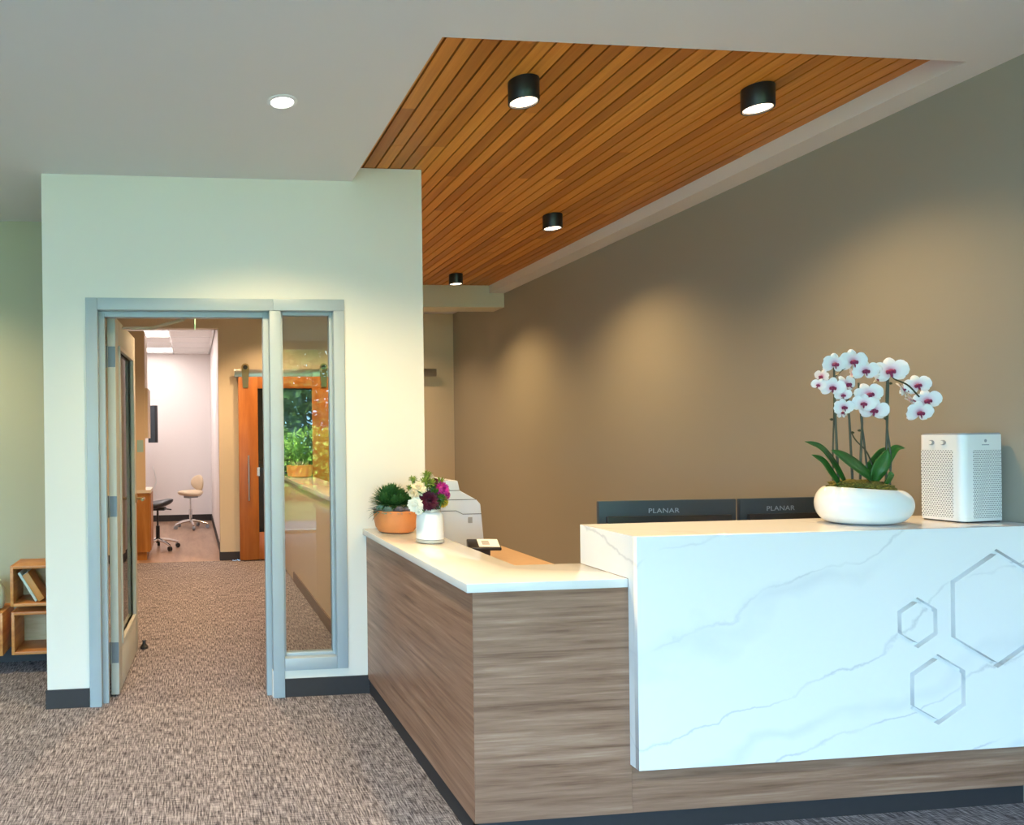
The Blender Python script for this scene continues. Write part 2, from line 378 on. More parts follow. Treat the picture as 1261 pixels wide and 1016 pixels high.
# unseen slab added over the rooms to seal out sky and sun
struct(bx('sky_block', (X_LEFT - 0.3, XW + 0.3, Y_WIN - 0.3, Y_OP + 0.3, TOP + 0.01, TOP + 0.2), 'concrete'), 'unseen flat slab added above the rooms to block sky and sun', 'sky_block')
# treatment room ceiling: grid with tiles, one light panel
tc_ = struct(bx('ceiling_clinic', (-1.3, 0.345, Y_FAR + 0.12, Y_OP, 2.90, TOP), 'ceiling_white'), 'suspended tile ceiling of the treatment room', 'ceiling')
for i, xx in enumerate((-1.48, -0.88, -0.28, 0.32)):
    for j in range(7):
        yy = Y_FAR + 0.13 + j * 0.6
        a, b_ = max(xx, -1.29) + 0.012, min(xx + 0.6, 0.335) - 0.012
        if b_ - a < 0.05: continue
        lightp = (i == 1 and j in (2, 5))
        bx('ceiling_tile' if not lightp else 'light_panel', (a, b_, yy + 0.012, min(yy + 0.588, Y_OP - 0.01), 2.874, 2.902), 'lamp_white' if lightp else 'acoustic', tc_)
for xx in (-0.88, -0.28, 0.32): bx('grid_bar', (xx - 0.012, xx + 0.012, Y_FAR + 0.13, Y_OP - 0.005, 2.870, 2.9), 'white_gloss', tc_)
for j in range(1, 7): bx('grid_bar', (-1.29, 0.34, Y_FAR + 0.13 + j * 0.6 - 0.012, Y_FAR + 0.13 + j * 0.6 + 0.012, 2.8705, 2.9), 'white_gloss', tc_)
# window wall behind the camera
ww = struct(boxes('wall_rear', [(X_LEFT, XW, Y_WIN - 0.12, Y_WIN, 2.72, TOP), (X_LEFT, XW, Y_WIN - 0.12, Y_WIN, -0.1, 0.05), (X_LEFT, -5.3, Y_WIN - 0.12, Y_WIN, 0, 2.8), (3.05, XW + .15, Y_WIN - 0.12, Y_WIN, 0, 2.8)], 'wall_white'), 'street side wall of the waiting room around its big windows', 'wall')
w2 = struct(thing('window_2', '', ''), 'wide shopfront window of the waiting room, dark mullions', 'window')
for xx in (-5.28, -3.65, -2.0, -0.35, 1.3, 3.02): bx('mullion', (xx - 0.03, xx + 0.03, Y_WIN - 0.10, Y_WIN - 0.02, 0.05, 2.72), 'black_metal', w2)
bx('transom', (-5.3, 3.05, Y_WIN - 0.10, Y_WIN - 0.02, 2.12, 2.17), 'black_metal', w2)

# baseboards
def baseb(name, lst, label):
    struct(boxes(name, lst, 'baseboard'), label, 'baseboard')
hb = 0.100
baseb('baseboard_front', [(XL, -0.555, D - 0.008, D, 0, hb), (0.495, 0.971, D - 0.008, D, 0, hb), (XL - 0.008, XL, D - 0.008, Y_ALC, 0, hb)], 'dark brown rubber baseboard under the white partition')
baseb('baseboard_left', [(X_LEFT, XL - 0.008, Y_ALC - 0.008, Y_ALC, 0, hb)], 'dark baseboard below the cube shelves')
baseb('baseboard_back', [(0.325, XW, Y_FAR - 0.008, Y_FAR, 0, hb), (0.317, 0.325, Y_FAR - 0.008, Y_FAR + 0.12, 0, hb), (-1.2, -0.80, Y_FAR - 0.008, Y_FAR, 0, hb)], 'dark baseboard along the tan end wall')
baseb('baseboard_clinic', [(-1.3, 0.345, Y_OP - 0.01, Y_OP, 0, 0.11), (0.337, 0.345, Y_FAR + 0.12, Y_OP, 0, 0.11)], 'dark baseboard of the treatment room')
baseb('baseboard_right', [(XW - 0.008, XW, 2.70, Y_FAR, 0, hb), (XW - 0.008, XW, Y_WIN, 2.33, 0, hb)], 'dark baseboard along the taupe wall')

# ------------------------------------------------------------------ door 1 with frame, sidelight window 1
yf0, yf1 = D - 0.014, D + DT + 0.006
d1 = struct(thing('door_1', '', ''), 'open grey office door with a tall glass lite in a pale blue frame', 'door')
bx('jamb', (-0.552, -0.490, yf0, yf1, 0, zt), 'frame_paint', d1, 0.003)
bx('head', (-0.490, 0.456, yf0, yf1, 2.120, zt), 'frame_paint', d1, 0.003)
bx('mullion', (0.430 + 0.004, 0.497, yf0, yf1, 0, 2.120), 'frame_paint', d1, 0.003)
bx('door_stop', (-0.490, -0.458, D + 0.035, D + 0.085, 0, 2.120), 'frame_paint', d1, 0.002)
bx('door_stop', (0.402, 0.434, D + 0.035, D + 0.085, 0, 2.120), 'frame_paint', d1, 0.002)
bx('door_stop', (-0.458, 0.402, D + 0.035, D + 0.085, 2.090, 2.120), 'frame_paint', d1, 0.002)
w1 = struct(thing('window_1', '', ''), 'narrow sidelight window with clear pane beside the office door', 'window')
bx('head', (0.456, 0.851, yf0, yf1, 2.1215, zt), 'frame_paint', w1, 0.003)
bx('jamb', (0.790, 0.851, yf0, yf1, 0.147, 2.1215), 'frame_paint', w1, 0.003)
bx('sill', (0.4975, 0.790, yf0, yf1, 0.147, 0.214), 'frame_paint', w1, 0.003)
for nm, dd in (('glazing_stop', (0.4975, 0.512, D + 0.03, D + 0.048, 0.214, 2.121)), ('glazing_stop', (0.773, 0.790, D + 0.03, D + 0.048, 0.214, 2.121)),
               ('glazing_stop', (0.512, 0.773, D + 0.03, D + 0.048, 0.214, 0.232)), ('glazing_stop', (0.512, 0.773, D + 0.03, D + 0.048, 2.103, 2.121)),
               ('glazing_stop', (0.4975, 0.512, D + 0.056, D + 0.074, 0.214, 2.121)), ('glazing_stop', (0.773, 0.790, D + 0.056, D + 0.074, 0.214, 2.121)),
               ('glazing_stop', (0.512, 0.773, D + 0.056, D + 0.074, 0.214, 0.232)), ('glazing_stop', (0.512, 0.773, D + 0.056, D + 0.074, 2.103, 2.121))):
    bx(nm, dd, 'frame_paint', w1, 0.002)
bx('pane', (0.4985, 0.789, D + 0.049, D + 0.055, 0.215, 2.120), 'glass', w1)
# leaf: local x = along leaf from the hinge, local y = thickness (toward the opening is -y)
leaf = thing('door_leaf', '', '', (-0.456, 3.940, 0), math.radians(87.3)); del leaf['label']; del leaf['category']; leaf.parent = d1
LW, LT, Z0, Z1 = 0.86, 0.044, 0.012, 2.108
bx('stile', (0, 0.125, -LT, 0, Z0, Z1), 'door_paint', leaf, 0.002); bx('stile', (LW - 0.125, LW, -LT, 0, Z0, Z1), 'door_paint', leaf, 0.002)
bx('rail', (0.125, LW - 0.125, -LT, 0, Z0, 0.26), 'door_paint', leaf, 0.002); bx('rail', (0.125, LW - 0.125, -LT, 0, 1.96, Z1), 'door_paint', leaf, 0.002)
bx('pane', (0.125, LW - 0.125, -LT * 0.5 - 0.003, -LT * 0.5 + 0.003, 0.26, 1.96), 'glass', leaf)
for a in (-1, 1):
    bm = bmesh.new(); yy = (-LT if a < 0 else 0.0)
    t0, t1 = (yy - 0.008, yy + 0.012) if a < 0 else (yy - 0.012, yy + 0.008)
    for dd in ((0.125, 0.145, 0.26, 1.96), (LW - 0.145, LW - 0.125, 0.26, 1.96), (0.145, LW - 0.145, 0.26, 0.28), (0.145, LW - 0.145, 1.94, 1.96)):
        box(bm, dd[0], dd[1], t0, t1, dd[2], dd[3])
    done('lite_trim', bm, 'door_paint', leaf)
for zz in (0.245, 1.055, 1.885):
    boxes('hinge', [(-0.001, 0.001, -LT, -0.004, zz - 0.057, zz + 0.057), (-0.0015, 0.034, 0.001, 0.004, zz - 0.057, zz + 0.057)], 'hinge_steel', leaf)
    bm = bmesh.new(); tube(bm, [(-0.006, 0.006, zz - 0.06), (-0.006, 0.006, zz + 0.06)], 0.008, 10); done('hinge_knuckle', bm, 'hinge_steel', leaf, True)
for a in (-1, 1):
    yy = -LT if a < 0 else 0.0; s = -1 if a < 0 else 1
    bm = bmesh.new(); tube(bm, [(LW - 0.062, yy, 1.03), (LW - 0.062, yy + s * 0.01, 1.03)], 0.030, 16)
    tube(bm, spline([(LW - 0.062, yy + s * 0.008, 1.03), (LW - 0.062, yy + s * 0.050, 1.03), (LW - 0.085, yy + s * 0.060, 1.03), (LW - 0.175, yy + s * 0.058, 1.03)], 6), 0.0095, 8)
    done('lever_handle', bm, 'bronze', leaf, True)
bm = bmesh.new(); box(bm, 0.14, 0.40, 0.0, 0.055, 2.01, 2.075); done('door_closer', bm, 'cabinet_tan', leaf, True, 0.008)
bm = bmesh.new(); tube(bm, [(0.27, 0.03, 2.085), (0.30, -0.22, 2.09), (0.05, -0.42, 2.10)], 0.011, 6); done('closer_arm', bm, 'cabinet_tan', leaf, True)
bm = bmesh.new(); lathe(bm, [(0.028, 0.002), (0.028, 0.012), (0.012, 0.03), (0.010, 0.045), (0.016, 0.05), (0.014, 0.056)], 14); ds = done('door_stop_bumper', bm, 'black_plastic', None, True); ds.location = (-0.335, 4.83, 0)
tag(ds, 'small dark floor door stop beside the open office door', 'door stop')

# ------------------------------------------------------------------ barn door (door 2)
d2 = struct(thing('door_2', '', ''), 'orange stained sliding barn door with a dark glass panel', 'door')
by0, by1 = Y_FAR - 0.085, Y_FAR - 0.043
bx('stile', (0.548, 0.772, by0, by1, 0.012, 2.125), 'barn_wood', d2, 0.003); bx('stile', (1.408, 1.632, by0, by1, 0.012, 2.125), 'barn_wood', d2, 0.003)
bx('rail', (0.772, 1.408, by0, by1, 0.012, 0.33), 'barn_wood', d2, 0.003); bx('rail', (0.772, 1.408, by0, by1, 1.99, 2.125), 'barn_wood', d2, 0.003)
bx('glass_panel', (0.772, 1.408, by0 + 0.012, by1 - 0.012, 0.33, 1.99), 'dark_glass', d2)
bx('track_rail', (0.505, 2.912, Y_FAR - 0.075, Y_FAR - 0.063, 2.125, 2.215), 'steel', d2, 0.002)
for xx in (0.56, 1.15, 1.75, 2.35, 2.86):
    bm = bmesh.new(); tube(bm, [(xx, Y_FAR, 2.17), (xx, Y_FAR - 0.065, 2.17)], 0.012, 10); done('rail_spacer', bm, 'steel', d2, True)
for xx in (0.632, 1.548):
    bm = bmesh.new(); pts = [(xx - 0.03, 2.00), (xx + 0.03, 2.00)] + [(xx + 0.045 * math.cos(t * PI / 10), 2.235 + 0.045 * math.sin(t * PI / 10)) for t in range(11)]
    prism(bm, pts, 1, by0 - 0.010, by0 - 0.004); h_ = done('hanger', bm, 'bronze', d2)
    bm = bmesh.new(); tube(bm, [(xx, by0 - 0.016, 2.235), (xx, by0 + 0.03, 2.235)], 0.026, 16); done('wheel', bm, 'black_metal', h_, True)
bm = bmesh.new(); tube(bm, [(0.655, by0 - 0.045, 0.70), (0.655, by0 - 0.045, 1.22)], 0.010, 10); tube(bm, [(0.655, by0, 0.76), (0.655, by0 - 0.045, 0.76)], 0.007, 8); tube(bm, [(0.655, by0, 1.16), (0.655, by0 - 0.045, 1.16)], 0.007, 8)
done('pull_handle', bm, 'steel', d2, True)
bx('lock_plate', (0.755, 0.785, by0 - 0.006, by0, 0.98, 1.08), 'chrome', d2)

# ------------------------------------------------------------------ half wall in the hall with planter
hw = thing('half_wall_counter', 'low beige hall counter seen through the sidelight', 'counter')
bx('body', (1.0, 1.27, 3.94, 7.62, 0.0, 0.965), 'cabinet_tan', hw); bx('base_strip', (0.988, 1.0, 3.94, 6.85, 0, 0.095), 'base_brown', hw); bx('counter_top', (0.975, 1.29, 3.94, 7.66, 0.965, 1.0), 'quartz', hw, 0.003)

# ------------------------------------------------------------------ RECEPTION DESK
desk = thing('reception_desk', 'L shaped reception desk clad in grey brown wood grain laminate', 'reception desk', (0, 0, 0))
XD, YD = 0.963, 2.337
def panel(name, x0, x1, y0, y1, z0, z1, mat):
    bm = bmesh.new(); box(bm, 0, x1 - x0, 0, y1 - y0, 0, z1 - z0); o = done(name, bm, mat, desk); o.location = (x0, y0, z0); return o
panel('side_panel', XD, XD + 0.022, YD + 0.0005, D - 0.001, 0.081, 0.881, 'laminate')
panel('front_panel', XD + 0.0005, 1.5415, YD, YD + 0.022, 0.081, 0.881, 'laminate')
panel('front_panel', 1.5425, XW - 0.001, YD, YD + 0.022, 0.081, 0.881, 'laminate')
panel('inner_panel', 1.215, 1.235, 2.60, D - 0.001, 0, 0.881, 'laminate')
panel('inner_panel', 1.235, XW - 0.01, 2.60, 2.62, 0, 0.881, 'laminate')
bx('toe_kick', (XD + 0.008, XD + 0.02, 2.362, D - 0.009, 0, 0.081), 'kick', desk); bx('toe_kick', (XD + 0.008, XW - 0.009, 2.362, 2.374, 0, 0.081), 'kick', desk)
bm = bmesh.new(); prism(bm, [(0.942, 2.335), (1.534, 2.335), (1.534, 2.642), (1.263, 2.642), (1.263, D - 0.001), (0.942, D - 0.001)], 2, 0.8815, 0.913)
ct = done('quartz_countertop', bm, 'quartz', None, True, 0.0025); tag(ct, 'white quartz L shaped countertop of the lower desk section', 'countertop')
# marble transaction block with engraved hexagons
XS, YS, YSB, ZSB, ZST = 1.535, 2.286, 2.640, 0.254, 1.067
blk = thing('marble_counter', 'raised white marble counter block engraved with hexagons', 'counter')
def hexa(c, r, rot=PI / 2): return [(c[0] + r * math.cos(rot + i * PI / 3), c[1] + r * math.sin(rot + i * PI / 3)) for i in range(6)]
cu = bpy.data.curves.new('face', 'CURVE'); cu.dimensions = '2D'; cu.fill_mode = 'BOTH'; cu.extrude = 0.010
def loop(pts):
    sp_ = cu.splines.new('POLY'); sp_.points.add(len(pts) - 1)
    for p, q in zip(sp_.points, pts): p.co = (q[0], q[1], 0, 1)
    sp_.use_cyclic_u = True
loop([(XS, ZSB), (XW - 0.002, ZSB), (XW - 0.002, ZST), (XS, ZST)])
for c_, r_ in (((2.615, 0.727), 0.0925), ((2.694, 0.481), 0.1290)):
    loop(hexa(c_, r_)); loop(hexa(c_, r_ - 0.019))
big = hexa((2.940, 0.767), 0.2190)
def clip(pts, xm):
    out = []
    for a, b_ in zip(pts, pts[1:] + pts[:1]):
        if a[0] <= xm: out.append(a)
        if (a[0] - xm) * (b_[0] - xm) < 0:
            t = (xm - a[0]) / (b_[0] - a[0]); out.append((xm, a[1] + t * (b_[1] - a[1])))
    return out
loop(clip(big, XW - 0.012)); loop(clip(hexa((2.940, 0.767), 0.1990), XW - 0.03))
tmp = bpy.data.objects.new('tmp', cu); COL.objects.link(tmp)
dg = bpy.context.evaluated_depsgraph_get(); me = bpy.data.meshes.new_from_object(tmp.evaluated_get(dg)); bpy.data.objects.remove(tmp)
for v in me.vertices: v.co = Vector((v.co.x, YS + 0.010 - v.co.z, v.co.y))
me.materials.clear(); me.materials.append(MAT['marble']); me.name = 'front_panel'
bm = bmesh.new(); bm.from_mesh(me); bmesh.ops.recalc_face_normals(bm, faces=bm.faces); bm.to_mesh(me); bm.free()
fp = bpy.data.objects.new('front_panel', me); COL.objects.link(fp); fp.parent = blk
bx('front_backing', (XS, XW - 0.002, YS + 0.0195, YS + 0.03, ZSB, ZST - 0.02), 'marble', blk)
bx('top_panel', (XS, XW - 0.002, YS + 0.0201, YSB, ZST - 0.02, ZST), 'marble', blk)
boxes('side_panel', [(XS, XS + 0.02, YS + 0.03, YSB, 0.9135, ZST - 0.02), (XS, XS + 0.02, YS + 0.03, YD - 0.001, ZSB, 0.9135)], 'marble', blk)
bx('back_panel', (XS + 0.02, XW - 0.002, YSB - 0.02, YSB, 0.70, ZST - 0.02), 'laminate', blk)

# ------------------------------------------------------------------ work desk behind, printer, terminal, monitors
wd = thing('work_desk', 'lower tan work surface behind the reception counter', 'desk')
bx('desk_top', (1.310, 1.902, 2.66, 4.95, 0.712, 0.740), 'worktop_tan', wd, 0.002); bx('desk_top', (1.902, XW - 0.01, 2.66, 3.30, 0.712, 0.740), 'worktop_tan', wd, 0.002)
for xx, yy in ((1.33, 2.70), (1.33, 4.88), (1.85, 3.36), (1.85, 4.88), (3.08, 2.70), (3.08, 3.24)): bx('leg', (xx, xx + 0.04, yy, yy + 0.04, 0, 0.712), 'steel', wd)
prn = thing('printer', 'large white office printer with sloped side behind the flower vase', 'printer')
bm = bmesh.new(); prism(bm, [(1.365, 0.755), (1.365, 1.160), (1.567, 1.158), (1.580, 1.098), (1.680, 1.043), (1.706, 1.016), (1.728, 0.755)], 1, 4.0, 4.46); done('body', bm, 'printer_white', prn, True, 0.006)
bx('base', (1.38, 1.715, 4.02, 4.45, 0.741, 0.756), 'grey_plastic', prn)
bm = bmesh.new(); prism(bm, [(1.34, 1.161), (1.34, 1.205), (1.427, 1.202), (1.458, 1.161)], 1, 4.05, 4.42); done('document_feeder', bm, 'printer_tan', prn, True, 0.004)
for pts in ([(1.50, 1.098), (1.580, 1.098)], [(1.46, 1.043), (1.678, 1.043)], [(1.40, 0.978), (1.555, 0.978), (1.595, 0.957), (1.709, 0.957)]):
    bm = bmesh.new()
    for a, b_ in zip(pts, pts[1:]): prism(bm, [(a[0], a[1]), (b_[0], b_[1]), (b_[0], b_[1] + 0.0035), (a[0], a[1] + 0.0035)], 1, 3.9985, 4.0005)
    done('seam', bm, 'seam_dark', prn)
bx('badge', (1.627, 1.653, 3.9983, 4.0005, 0.906, 0.940), 'grey_plastic', prn)
t = thing('card_terminal', 'black and white card payment terminal behind the counter edge', 'card terminal', (1.60, 3.72, 0.795), math.radians(-12))
bx('stand', (-0.05, 0.03, -0.03, 0.03, -0.054, 0.004), 'black_plastic', t)
bm = bmesh.new(); prism(bm, [(-0.045, 0.0), (0.045, 0.0), (0.045, 0.052), (-0.045, 0.016)], 0, -0.085, 0.088); done('body', bm, 'black_plastic', t, True, 0.006)
bm = bmesh.new(); prism(bm, [(-0.038, 0.0190), (0.038, 0.0494), (0.0375, 0.0512), (-0.0385, 0.0208)], 0, -0.030, 0.080); done('faceplate', bm, 'paper_white', t, True)
bm = bmesh.new(); prism(bm, [(-0.020, 0.0275), (0.022, 0.0443), (0.0217, 0.0452), (-0.0203, 0.0284)], 0, -0.010, 0.030); done('screen', bm, 'grey_plastic', t)
def monitor(loc, rz, w, label, txt):
    t = thing('monitor', label, 'monitor', loc, rz, 'office monitors behind the marble counter')
    zb, zt_ = 0.05, 0.385
    bx('stand_base', (-0.11, 0.11, -0.09, 0.09, 0.0, 0.012), 'black_plastic', t, 0.003); bx('stand_neck', (-0.03, 0.03, -0.03, -0.008, 0.012, 0.20), 'black_plastic', t)
    bx('back_shell', (-w / 2, w / 2, -0.006, 0.018, zb, zt_), 'monitor_back', t, 0.004)
    bx('screen', (-w / 2 + 0.01, w / 2 - 0.01, 0.018, 0.0195, zb + 0.01, zt_ - 0.01), 'black_plastic', t)
    bx('lower_housing', (-w / 2 + 0.03, w / 2 - 0.03, -0.022, -0.006, zb + 0.02, zt_ - 0.068), 'black_plastic', t, 0.004)
    tx = bpy.data.curves.new('logo', 'FONT'); tx.body = 'PLANAR'; tx.size = 0.030; tx.align_x = 'CENTER'; tx.extrude = 0.0004; tx.space_character = 1.05
    to = bpy.data.objects.new('tmp', tx); COL.objects.link(to); dg = bpy.context.evaluated_depsgraph_get(); me = bpy.data.meshes.new_from_object(to.evaluated_get(dg)); bpy.data.objects.remove(to)
    for v in me.vertices: v.co = Vector((v.co.x * 1.25 + txt, -0.0068 - v.co.z, zt_ - 0.056 + v.co.y))
    me.materials.clear(); me.materials.append(MAT['monitor_text']); o = bpy.data.objects.new('logo', me); COL.objects.link(o); o.parent = t
monitor((2.115, 2.93, 0.741), math.radians(-3.0), 0.632, 'dark monitor back with grey lettering, beside the open desk gap', -0.02)
monitor((2.757, 2.92, 0.741), math.radians(2.0), 0.620, 'dark monitor back with grey lettering, half hidden by the orchid planter', -0.11)

# ------------------------------------------------------------------ terracotta succulent bowl
def leaf_blade(bm, base, d, L, w, droop=0.0, thick=0.25, seg=4, side=None):
    """a pointed fleshy leaf"""
    d = Vector(d).normalized(); s = (side or d.cross(Vector((0.13, 0.21, 1))).normalized()); n = s.cross(d).normalized()
    rings = []
    for i in range(seg + 1):
        t = i / seg; p = Vector(base) + d * L * t + Vector((0, 0, -droop * t * t))
        ww = w * (0.55 + 1.2 * t) * (1 - t) ** 0.55 if t < 1 else 0.0
        if i == seg: rings.append([bm.verts.new(p)])
        else: rings.append([bm.verts.new(p + s * ww), bm.verts.new(p + n * ww * thick), bm.verts.new(p - s * ww), bm.verts.new(p - n * ww * thick)])
    for a, b_ in zip(rings, rings[1:]):
        for k in range(4):
            if len(b_) == 1: bm.faces.new((a[k], a[(k + 1) % 4], b_[0]))
            else: bm.faces.new((a[k], a[(k + 1) % 4], b_[(k + 1) % 4], b_[k]))
    bm.faces.new(rings[0][::-1])
def rosette(bm, c, r, n_lay, per, w, up0=0.15, up1=1.4, axis=(0, 0, 1), jit=0.08):
    q = Vector((0, 0, 1)).rotation_difference(Vector(axis))
    for j in range(n_lay):
        e = up0 + (up1 - up0) * j / max(1, n_lay - 1)
        for i in range(per):
            a = 2 * PI * (i + 0.5 * (j % 2) + 0.37 * j) / per + random.uniform(-jit, jit)
            d = q @ Vector((math.cos(a) * math.cos(e), math.sin(a) * math.cos(e), math.sin(e)))
            leaf_blade(bm, c, d, r * (1 - 0.30 * j / n_lay) * random.uniform(.92, 1.06), w)
sp1 = thing('succulent_bowl', 'terracotta bowl of green and grey succulents on the white countertop', 'potted plant', (1.088, 3.662, 0.913), YAW)
bm = bmesh.new(); lathe(bm, [(0.075, 0), (0.093, 0.006), (0.108, 0.03), (0.117, 0.07), (0.119, 0.118), (0.113, 0.120), (0.110, 0.104), (0.02, 0.100)], 44); done('bowl', bm, 'terracotta', sp1, True)
bm = bmesh.new(); lathe(bm, [(0.1095, 0.098), (0.108, 0.106), (0.06, 0.112), (0.01, 0.113)], 24); done('soil', bm, 'soil', sp1, 'all')
for (cx_, cy_, cz_, r_, per, lay) in ((-0.040, 0.035, 0.190, 0.125, 15, 8), (-0.062, -0.005, 0.170, 0.105, 14, 7), (0.030, 0.030, 0.185, 0.105, 14, 7), (-0.012, 0.040, 0.205, 0.115, 14, 7), (-0.012, -0.025, 0.165, 0.095, 13, 7), (0.062, 0.005, 0.165, 0.095, 13, 7), (0.02, -0.02, 0.17, 0.09, 12, 7)):
    bm = bmesh.new(); rosette(bm, (cx_, cy_, cz_ - 0.02), r_ * 0.85, lay, per, 0.0075, 0.02, 1.5, (cx_ * 2, -0.25, 1)); tube(bm, [(cx_, cy_, 0.10), (cx_, cy_, cz_)], 0.012, 6)
    o = done('aloe_rosette', bm, 'succulent_green', sp1, True)
for (cx_, cy_, r_, mt) in ((0.005, -0.085, 0.045, 'echeveria_grey'), (0.045, -0.078, 0.036, 'echeveria_grey'), (-0.055, -0.075, 0.045, 'echeveria_teal'), (-0.088, -0.03, 0.052, 'echeveria_teal'), (0.03, -0.05, 0.04, 'echeveria_grey')):
    bm = bmesh.new(); rosette(bm, (cx_, cy_, 0.112), r_, 4, 9, 0.012, 0.15, 1.2, (cx_ * 3, cy_ * 3, 1)); done('echeveria', bm, mt, sp1, True)
for i in range(7):
    bm = bmesh.new(); a = PI * (0.88 + 0.055 * i); leaf_blade(bm, (-0.085, 0.0 - 0.01 * i, 0.12), (math.cos(a), -0.15 - 0.05 * i, 0.38 - 0.1 * i), 0.07 + 0.008 * (i % 3), 0.006, 0.01 + 0.004 * i); done('trailing_leaf', bm, 'succulent_tip', sp1, True)

# ------------------------------------------------------------------ white vase of flowers
vs = thing('flower_vase', 'white glass vase with burgundy, magenta and cream flowers', 'vase', (1.140, 3.272, 0.913), YAW)
bm = bmesh.new(); lathe(bm, [(0.060, 0.018), (0.0655, 0.020), (0.0655, 0.10), (0.062, 0.135), (0.053, 0.147), (0.045, 0.147)], 40); done('jar', bm, 'white_gloss', vs, True)
bm = bmesh.new(); lathe(bm, [(0.055, 0.0), (0.0665, 0.004), (0.067, 0.017), (0.060, 0.0185)], 40); done('glass_foot', bm, 'vase_glass', vs, True)
bm = bmesh.new(); lathe(bm, [(0.052, 0.146), (0.0525, 0.162), (0.049, 0.163), (0.047, 0.146)], 40); done('glass_rim', bm, 'vase_glass', vs, True)
K = 0.000383
def bloom(name, px, py, ly, r, mat, face, lay=6, per=12, w=None, cup=1.45):
    c = ((px - 905) * K, ly, (940 - py) * K); f = Vector(face).normalized()
    r *= 1.18; w = (w or r * 0.30) * 1.15; bm = bmesh.new()
    q = Vector((0, 0, 1)).rotation_difference(f)
    for j in range(lay):
        e = -0.25 + (cup + 0.25) * j / max(1, lay - 1)
        for i in range(per):
            a = 2 * PI * (i + 0.5 * (j % 2)) / per + random.uniform(-.1, .1)
            d = q @ Vector((math.cos(a) * math.cos(e), math.sin(a) * math.cos(e), math.sin(e)))
            leaf_blade(bm, Vector(c) - f * r * 0.30, d, r * (1.05 - 0.30 * j / lay), w, 0, 0.25, 4, d.cross(f).normalized() if abs(d.dot(f)) < .98 else None)
    ball(bm, Vector(c) - f * r * 0.25, r * 0.55, 2)
    o = done(name, bm, mat, vs, True)
    bm = bmesh.new(); tube(bm, spline([Vector(c) - f * r * 0.4, (c[0] * 0.6, c[1] * 0.6, 0.165), (c[0] * 0.15, c[1] * 0.15, 0.06)], 5), 0.0025, 6); done('stem', bm, 'leaf_green', vs, True)
    return o
bloom('dahlia', 870, 410, -0.045, 0.050, 'burgundy', (-0.05, -1, 0.15), 8, 15, 0.010)
bloom('zinnia', 1062, 270, -0.015, 0.040, 'magenta', (0.45, -0.9, 0.35), 7, 15, 0.0075)
bloom('zinnia', 1120, 345, -0.005, 0.026, 'magenta', (0.8, -0.6, 0.1), 6, 12, 0.007)
bloom('dahlia', 985, 172, 0.010, 0.022, 'burgundy', (0.2, -0.5, 1), 6, 12, 0.006)
bloom('rose', 690, 460, -0.050, 0.035, 'petal_white', (-0.45, -0.9, -0.1), 5, 8, 0.014)
bloom('rose', 745, 240, -0.030, 0.034, 'petal_cream', (-0.4, -0.7, 0.5), 5, 8, 0.014)
bloom('rose', 680, 310, -0.035, 0.026, 'petal_cream', (-0.7, -0.7, 0.1), 5, 8, 0.011)
bloom('rose', 735, 535, -0.050, 0.020, 'petal_white', (-0.3, -0.9, -0.4), 4, 8, 0.009)
bloom('marigold', 1085, 440, -0.010, 0.026, 'petal_yellow', (0.6, -0.8, -0.2), 6, 12, 0.007)
for px, py, ly, r_ in ((880, 110, 0.01, 0.024), (840, 185, -0.01, 0.026), (925, 205, -0.02, 0.022), (700, 150, 0.0, 0.018), (1025, 395, -0.045, 0.026), (920, 260, -0.035, 0.018), (640, 245, -0.02, 0.012), (800, 300, -0.01, 0.024), (960, 330, -0.01, 0.026), (1040, 190, 0.01, 0.022), (770, 420, 0.0, 0.026), (930, 470, -0.03, 0.02)):
    r_ *= 1.35; bm = bmesh.new(); c0 = Vector(((px - 905) * K, ly, (940 - py) * K))
    for i in range(64):
        d = Vector((random.gauss(0, 1), random.gauss(0, 1), random.gauss(0, 1))).normalized(); leaf_blade(bm, c0 + d * r_ * 0.35, d, r_ * random.uniform(.5, .8), r_ * 0.16)
    ball(bm, c0, r_ * 0.45, 1); done('filler_sprig', bm, 'filler_green' if px != 1025 and px != 920 else 'leaf_green', vs, True)
    bm = bmesh.new(); tube(bm, [c0, (c0.x * 0.5, c0.y * .5, 0.16), (0, 0, 0.06)], 0.002, 5); done('stem', bm, 'leaf_green', vs, True)
for px, py in ((600, 250), (790, 560), (750, 330), (960, 320)):
    bm = bmesh.new(); c0 = Vector(((px - 905) * K * .8, -0.03, (940 - py) * K)); leaf_blade(bm, c0, ((px - 905) * .002, -0.4, 0.3), 0.04, 0.010); done('leaf', bm, 'leaf_green', vs, True)

# ------------------------------------------------------------------ orchid planter on the marble counter
oc = thing('orchid_planter', 'white pebble shaped planter of white and crimson moth orchids', 'potted plant', (2.585, 2.465, ZST), YAW)
Q = 0.000742; TAN = 0.88
def OP(px, py, ly):
    v_ = 420 + py / 4.235
    return Vector(((px - 412) * Q * (1 + ly / 2.7) + TAN * ly, ly, (965 - py) * Q + (520 - v_) / 861 * ly))
bm = bmesh.new()
prof = [(0.40, 0.0), (0.70, 0.003), (0.90, 0.022), (1.0, 0.062), (0.985, 0.098), (0.88, 0.126), (0.76, 0.139), (0.67, 0.136), (0.62, 0.118)]
seg = 48; rings = []
for r_, z in prof:
    ring = []
    for i in range(seg):
        a = 2 * PI * i / seg; cx_, sy_ = math.cos(a), math.sin(a)
        tilt = 1 + (z / 0.14) * 0.07 * (-cx_ * 0.9)
        ring.append(bm.verts.new((0.172 * r_ * cx_ * (1.0 + 0.05 * cx_), 0.118 * r_ * sy_, z * tilt)))
    rings.append(ring)
